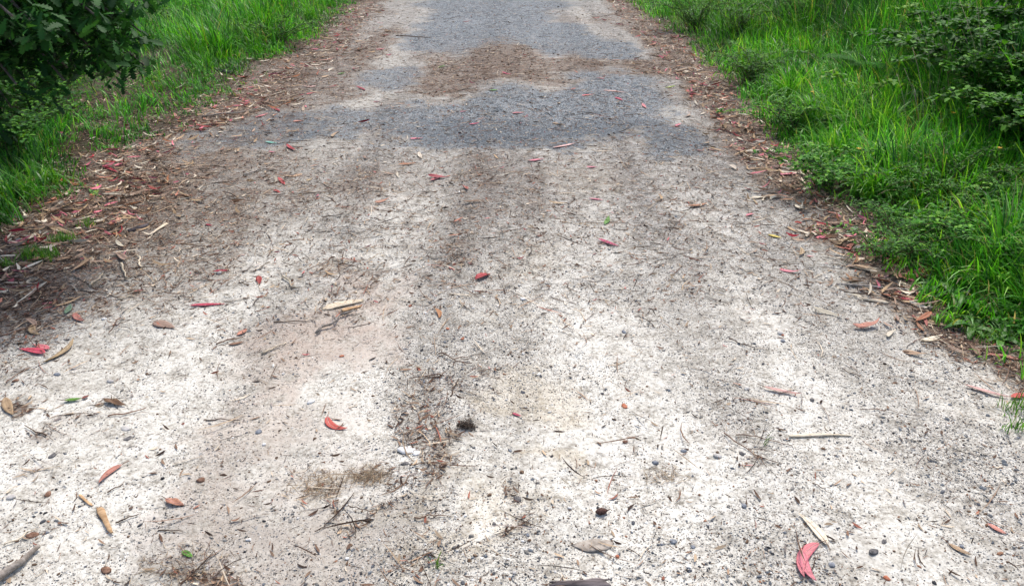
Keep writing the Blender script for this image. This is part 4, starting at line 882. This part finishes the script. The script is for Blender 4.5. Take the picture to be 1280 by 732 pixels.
cane_plant(1285,145,30,.66,.9,1500,.05,'bramble shrub with dark gaps at the right frame edge',pal=DK,group='bramble shrubs',pw=[.35,.35,.2,.1])
cane_plant(1180,140,26,.58,.8,1200,.05,'bramble shrub behind the pale round leaved plant',pal=DK,group='bramble shrubs',pw=[.35,.35,.2,.1])
cane_plant(1300,225,20,.48,.6,900,.045,'bramble shrub with lighter leaves at right above the vetch',pal=DK,group='bramble shrubs',pw=[.2,.3,.3,.2])
cane_plant(1130,120,5,.62,.35,70,.050,'upright plant with pale yellow green round leaves before the dark shrubs','round_leaf_plant','plant',LT,g,False,wratio=.85)
cane_plant(1190,130,5,.66,.4,64,.048,'loose pale round leaved plant right of the fern','round_leaf_plant','plant',LT,g,False,wratio=.85)
cane_plant(1075,165,4,.36,.3,44,.042,'small pale leaved sapling in the bright grass','round_leaf_plant','plant',LT,g,False,wratio=.8)
cane_plant(1190,290,4,.22,.25,40,.035,'pale trailing plant with toothed leaves above the right weeds','round_leaf_plant','plant',LT,g,True)
cane_plant(1135,322,22,.20,.42,900,.020,'low dark vetch with tiny paired leaves at the right grass foot','vetch_plant','plant',DK,g,False,wratio=.5)
cane_plant(1185,262,26,.27,.5,1300,.020,'dark sprawling vetch in the middle of the right grass','vetch_plant','plant',DK,g,False,wratio=.5)
cane_plant(935,105,20,.30,.5,620,.028,'dark leafy weed where the right grass meets the litter','leafy_weed','plant',DK,g,False)
cane_plant(868,40,26,.42,.6,1200,.035,'dense dark weed clump overhanging the far right litter','leafy_weed','plant',DK,g,False,wratio=.4)
cane_plant(920,55,24,.46,.6,1100,.035,'dark narrow leaved weed clump beside the far right grass','leafy_weed','plant',DK,g,False,wratio=.35)
cane_plant(1000,60,22,.52,.45,1000,.03,'feathery green weed clump left of the fern','leafy_weed','plant',HP,g,False,wratio=.35)
cane_plant(345,58,22,.26,.62,620,.04,'dark leafy weed clump in the far left grass',name='leafy_weed',cat='plant',pal=DK,group='leafy plants on the left verge',tri=False,wratio=.45)
cane_plant(50,160,24,.34,.7,900,.035,'added low dark leafy weed deepening the shade under the oak boughs',name='leafy_weed',cat='plant',pal=DK,group='leafy plants on the left verge',tri=False)  # dark foliage added where shaded grass lies under the boughs
cane_plant(215,40,14,.24,.5,300,.035,'straggly weed behind the bare soil at left',name='leafy_weed',cat='plant',pal=DK,group='leafy plants on the left verge',tri=False)
for (ox, oy, lab) in ((4.6, 6.0, 'nearest dark shrub at the top right corner'), (5.0, 7.8, 'dark shrub behind the brambles at top right'), (4.4, 9.6, 'dark shrub at the top of the right bank')):
    r_ = cane_plant(640,366,34,1.05,1.0,2200,.05,lab,'dark_shrub','shrub',DK,'dark shrubs on the right bank',False,off=(ox-px(640,366)[0], oy-px(640,366)[1]),pw=[.4,.35,.2,.05])
cane_plant(20,120,26,.42,.8,1000,.04,'added tall dark leafy weed in place of shade under the oak at left frame edge',name='leafy_weed',cat='plant',pal=DK,group='leafy plants on the left verge',tri=False)  # added plant, its dark leaves stand in for the oak's deep shade
cane_plant(1040,235,18,.20,.4,520,.026,'mid green toothed weed spilling over the litter beside the bright grass','leafy_weed','plant',HP,g,True)
cane_plant(985,165,16,.22,.4,460,.026,'mid green weed at the grass foot near two pink leaves','leafy_weed','plant',HP,g,True)
cane_plant(1230,330,18,.20,.4,520,.026,'mid green toothed weed behind the broad leaved weeds at right','leafy_weed','plant',HP,g,True)
cane_plant(1270,225,26,.40,.6,1100,.04,'dark leafy thicket at the foot of the right brambles','leafy_weed','plant',DK,g,True)
cane_plant(1110,60,30,.62,.8,1500,.035,'dark leafy thicket behind the fern at the top of the right verge','leafy_weed','plant',DK,g,False,wratio=.5)
cane_plant(1040,10,30,.62,.8,1300,.035,'dark leafy thicket at the top edge left of the fern','leafy_weed','plant',DK,g,False,wratio=.5)
cane_plant(1200,60,30,.70,.9,1700,.04,'broad dark thicket at the top right behind the pale round leaved plants','leafy_weed','plant',DK,g,False,wratio=.55)
cane_plant(225,22,26,.50,.8,1100,.04,'dark leafy thicket at the top left between the oak bough and tall grass',name='leafy_weed',cat='plant',pal=DK,group='leafy plants on the left verge',tri=False,wratio=.55)
cane_plant(150,60,26,.45,.8,1100,.04,'dark leafy thicket just behind the oak boughs at the top left',name='leafy_weed',cat='plant',pal=DK,group='leafy plants on the left verge',tri=False,wratio=.55)
cane_plant(12,200,24,.34,.6,900,.035,'added dark leafy weed deepening the shade below the oak at the left frame edge',name='leafy_weed',cat='plant',pal=DK,group='leafy plants on the left verge',tri=False)  # added to carry the deep shade down the left edge in leaf colour
cane_plant(70,130,22,.34,.6,800,.035,'added dark leafy weed deepening the shade right behind the lowest oak bough',name='leafy_weed',cat='plant',pal=DK,group='leafy plants on the left verge',tri=False)  # extra dark plant, put in to deepen the shade behind the bough
def tussock(u, v, n, h, lab, bright=1.0, side=1):
    x0, y0 = px(u, v); x = x0+rng.normal(0, .05, n); y = y0+rng.normal(0, .05, n)
    c = np.array([(.07, .30, .018), (.13, .40, .03), (.24, .50, .06), (.04, .20, .015)])[rng.choice(4, n, p=[.35, .3, .2, .15])]*bright*rng.uniform(.7, 1.25, (n, 1))
    V, Fc, cc = blades(n, x, y, h*rng.uniform(.5, 1.1, n), rng.uniform(.005, .0105, n), rng.gamma(5, .30, n), rng.uniform(0, 6.28, n) if side == 0 else rng.vonmises(R(215), 1.0, n), c, nseg=6)
    o = big('grass_tussock', V-np.array([x0, y0, float(zg(x0, y0))]), Fc, M_grass, cc); o.location = on(x0, y0); tag(o, claim(lab), 'grass', 'tussocks of broad grass on the verges')
for a in [(985,130,120,.42,'tall tussock of broad bright blades at the far end of the bright right grass'), (1010,165,110,.40,'tussock of arching broad blades above the weed near two pink leaves'), (1050,170,130,.46,'tussock of shiny arching blades beside the small pale sapling'),
          (1095,190,140,.46,'thick shiny tussock in the middle of the bright right grass'), (1040,205,110,.36,'tussock leaning over the litter below the shiny right grass'), (1130,215,120,.42,'tussock of broad blades around the short straw coloured stalks'),
          (1085,250,100,.34,'tussock at the grass foot left of the dark sprawling vetch'), (960,95,100,.40,'tussock behind the dark leafy weed at the right litter'), (1255,330,90,.40,'tall arching tussock at the right frame side above the weeds'),
          (1275,370,90,.32,'tussock against the right frame edge beside broad leaved weeds'), (1215,310,90,.30,'tussock behind the bright broad leaved weed'), (1160,300,80,.26,'low tussock between the two patches of vetch', .8),
          (895,45,90,.36,'tussock by the dense dark weed clump at far right', .8), (300,60,110,.34,'tussock left of the dark weed clump in the far left grass'), (390,30,110,.34,'tussock leaning over the litter at the top of the left verge'),
          (260,90,90,.22,'low bright tussock in the left grass above the bark lump',1.0,0), (330,20,120,.40,'tall tussock at the top of the left verge'), (60,230,90,.20,'tussock of thin blades at the left grass foot',.8,0), (25,250,90,.22,'tussock at the left frame edge above the litter',.8,0), (190,110,60,.16,'small tussock in the bare soil behind the oak bough',1.0,0)]: tussock(*a)
def dock(u, v, n, L, label, name='broad_leaf_weed'):
    x0, y0 = px(u, v); root = empty(name, on(x0, y0), 0)
    for k in range(n):
        l = L*random.uniform(.65, 1.1); V, Fc, mid = sickle(l, l*.28, random.uniform(-.4, .4), .0, .35, random.uniform(-.3, .3), nseg=8, blunt=1.0, wave=.2)
        a = 6.28*k/n+random.uniform(-.3, .3); el = random.uniform(.35, 1.1)
        V2 = []
        for p in V:
            t = (p[0]+l/2)/l; X_ = p[0]+l/2; e = el-1.0*t*el; V2.append((X_*math.cos(e)-p[2]*math.sin(e), p[1], X_*math.sin(e)*.9+p[2]*math.cos(e)+.004))
        ca, sa = math.cos(a), math.sin(a)
        small('leaf', [(q[0]*ca-q[1]*sa, q[0]*sa+q[1]*ca, q[2]) for q in V2], Fc, M_dock, root)
    tag(root, claim(label), 'plant', 'broad leaved weeds at the right edge')
M_dock = leafy('dock_leaf', .45, .35, .4, objvar=.4, color=(.075, .22, .03))
for a in [(1190,372,9,.15,'bright broad leaved weed at the right edge above the tan leaves'), (1232,395,10,.17,'large broad leaved weed at the right frame side'), (1215,412,8,.11,'low rosette weed in front of the large broad leaved weed'),
          (1262,402,8,.15,'broad leaved weed against the right frame edge'), (1165,360,7,.10,'small rosette weed beside the broad brick red leaf'), (1250,425,7,.09,'tiny rosette weed at the right track corner')]: dock(*a)
def fern(u, v, n, L, label):
    x0, y0 = px(u, v); root = empty('fern', on(x0, y0), 0)
    for k in range(n):
        a = 6.28*k/n+random.uniform(-.3, .3); l = L*random.uniform(.75, 1.1); mb = MB(); pts = []
        for i in range(15):
            t = i/14; e = 1.25-1.5*t; p = (pts[-1]+np.array([math.cos(a)*math.cos(e), math.sin(a)*math.cos(e), math.sin(e)])*l/14) if pts else np.zeros(3); pts.append(p)
        mb.add(*tube(pts, [.003*(1-.85*i/14) for i in range(15)], 5))
        for i in range(3, 15):
            for f_ in (0, .5):
                t = (i+f_)/15; wl = l*.30*math.sin(math.pi*min(1, t*1.02)**.8)+.01; side = np.array([-math.sin(a), math.cos(a), 0]); fw = (pts[min(i+1, 14)]-pts[i-1]); fw /= np.linalg.norm(fw); p = pts[i]+(pts[min(i+1, 14)]-pts[i])*f_
                for s in (-1, 1):
                    q = p+(side*s*.95+fw*.35)*wl+np.array([0, 0, -.12*wl]); mid = (p+q)/2+np.array([0, 0, .04*wl]); h = fw*l*.014
                    pe = np.cross(q-p, [0, 0, 1.0]); pe /= np.linalg.norm(pe)+1e-9
                    for c_ in range(7):
                        tc = (c_+.6)/7.4; pc = p+(q-p)*tc; ll = wl*.17*(1.05-tc)+.002; hw = (q-p)/np.linalg.norm(q-p)*wl*.05
                        for s2 in (-1, 1): mb.add([pc-hw, pc+hw, pc+pe*s2*ll+hw*1.2-np.array([0, 0, .15*ll])], [(0, 1, 2)])
        small('frond', mb.V, mb.F, M_fern, root)
    tag(root, label, 'fern')
M_fern = leafy('fern_frond', .7, .35, .08, objvar=.3, color=(.06, .19, .035))
fern(1085, 118, 11, .55, 'grey green fern with fine fronds at the top of the right verge')
def stalks(u, v, n, h, label):
    x0, y0 = px(u, v); root = empty('tall_grass_stalk', on(x0, y0), 0)
    for k in range(n):
        a = random.uniform(2, 4.4); b0 = np.array([random.gauss(0, .05), random.gauss(0, .05), 0]); hh = h*random.uniform(.7, 1.1); pts = [b0+np.array([math.cos(a)*.35*hh*t*t, math.sin(a)*.35*hh*t*t, hh*t]) for t in np.linspace(0, 1, 7)]
        small('stem', *tube(pts, [.0022-.0002*i for i in range(7)], 5), M_drystem, root)
    tag(root, label, 'grass stalks', 'dry stalks in the right verge')
stalks(1170, 170, 4, .85, 'pale dry stalks rising left of the dark brambles'); stalks(1215, 200, 4, .9, 'pale leaning dry stalks in front of the dark bramble shrub'); stalks(205, 60, 5, .5, 'brown dead stalks on the bare soil at the top left'); stalks(1130, 200, 3, .6, 'short straw coloured stalks in the bright grass'); stalks(1250, 330, 3, .45, 'pale arching stalks at the right frame side above the weeds')
# small yellow flowers on stems
M_pet = leafy('petal_yellow', .5, .2, .3, color=(.75, .42, .02))
for (u, v, h, lab) in [(1185, 205, .34, 'orange yellow flower among dry stalks at right'), (1065, 235, .22, 'small yellow flower in the bright right grass'), (1230, 260, .28, 'yellow flower in the dark vetch at right'), (1010, 150, .2, 'tiny yellow flower near the small sapling'), (1175, 215, .30, 'yellow flower left of the orange yellow one')]:
    x0, y0 = px(u, v); root = empty('yellow_flower', on(x0, y0)); small('stem', *tube([(0, 0, 0), (.005, 0, h*.5), (-.004, .004, h)], [.0016, .0013, .001], 5), M_cane, root)
    for k in range(5):
        a = 6.283*k/5; small('petal', [(-.004, .004, h), (math.cos(a-.4)*.010-.004, math.sin(a-.4)*.010+.004, h+.005), (math.cos(a)*.017-.004, math.sin(a)*.017+.004, h+.006), (math.cos(a+.4)*.010-.004, math.sin(a+.4)*.010+.004, h+.005)], [(0, 1, 2, 3)], M_pet, root)
    tag(root, lab, 'flower', 'yellow flowers in the right verge')
S.render.engine = 'CYCLES'
S.cycles.max_bounces = 6; S.cycles.transparent_max_bounces = 4
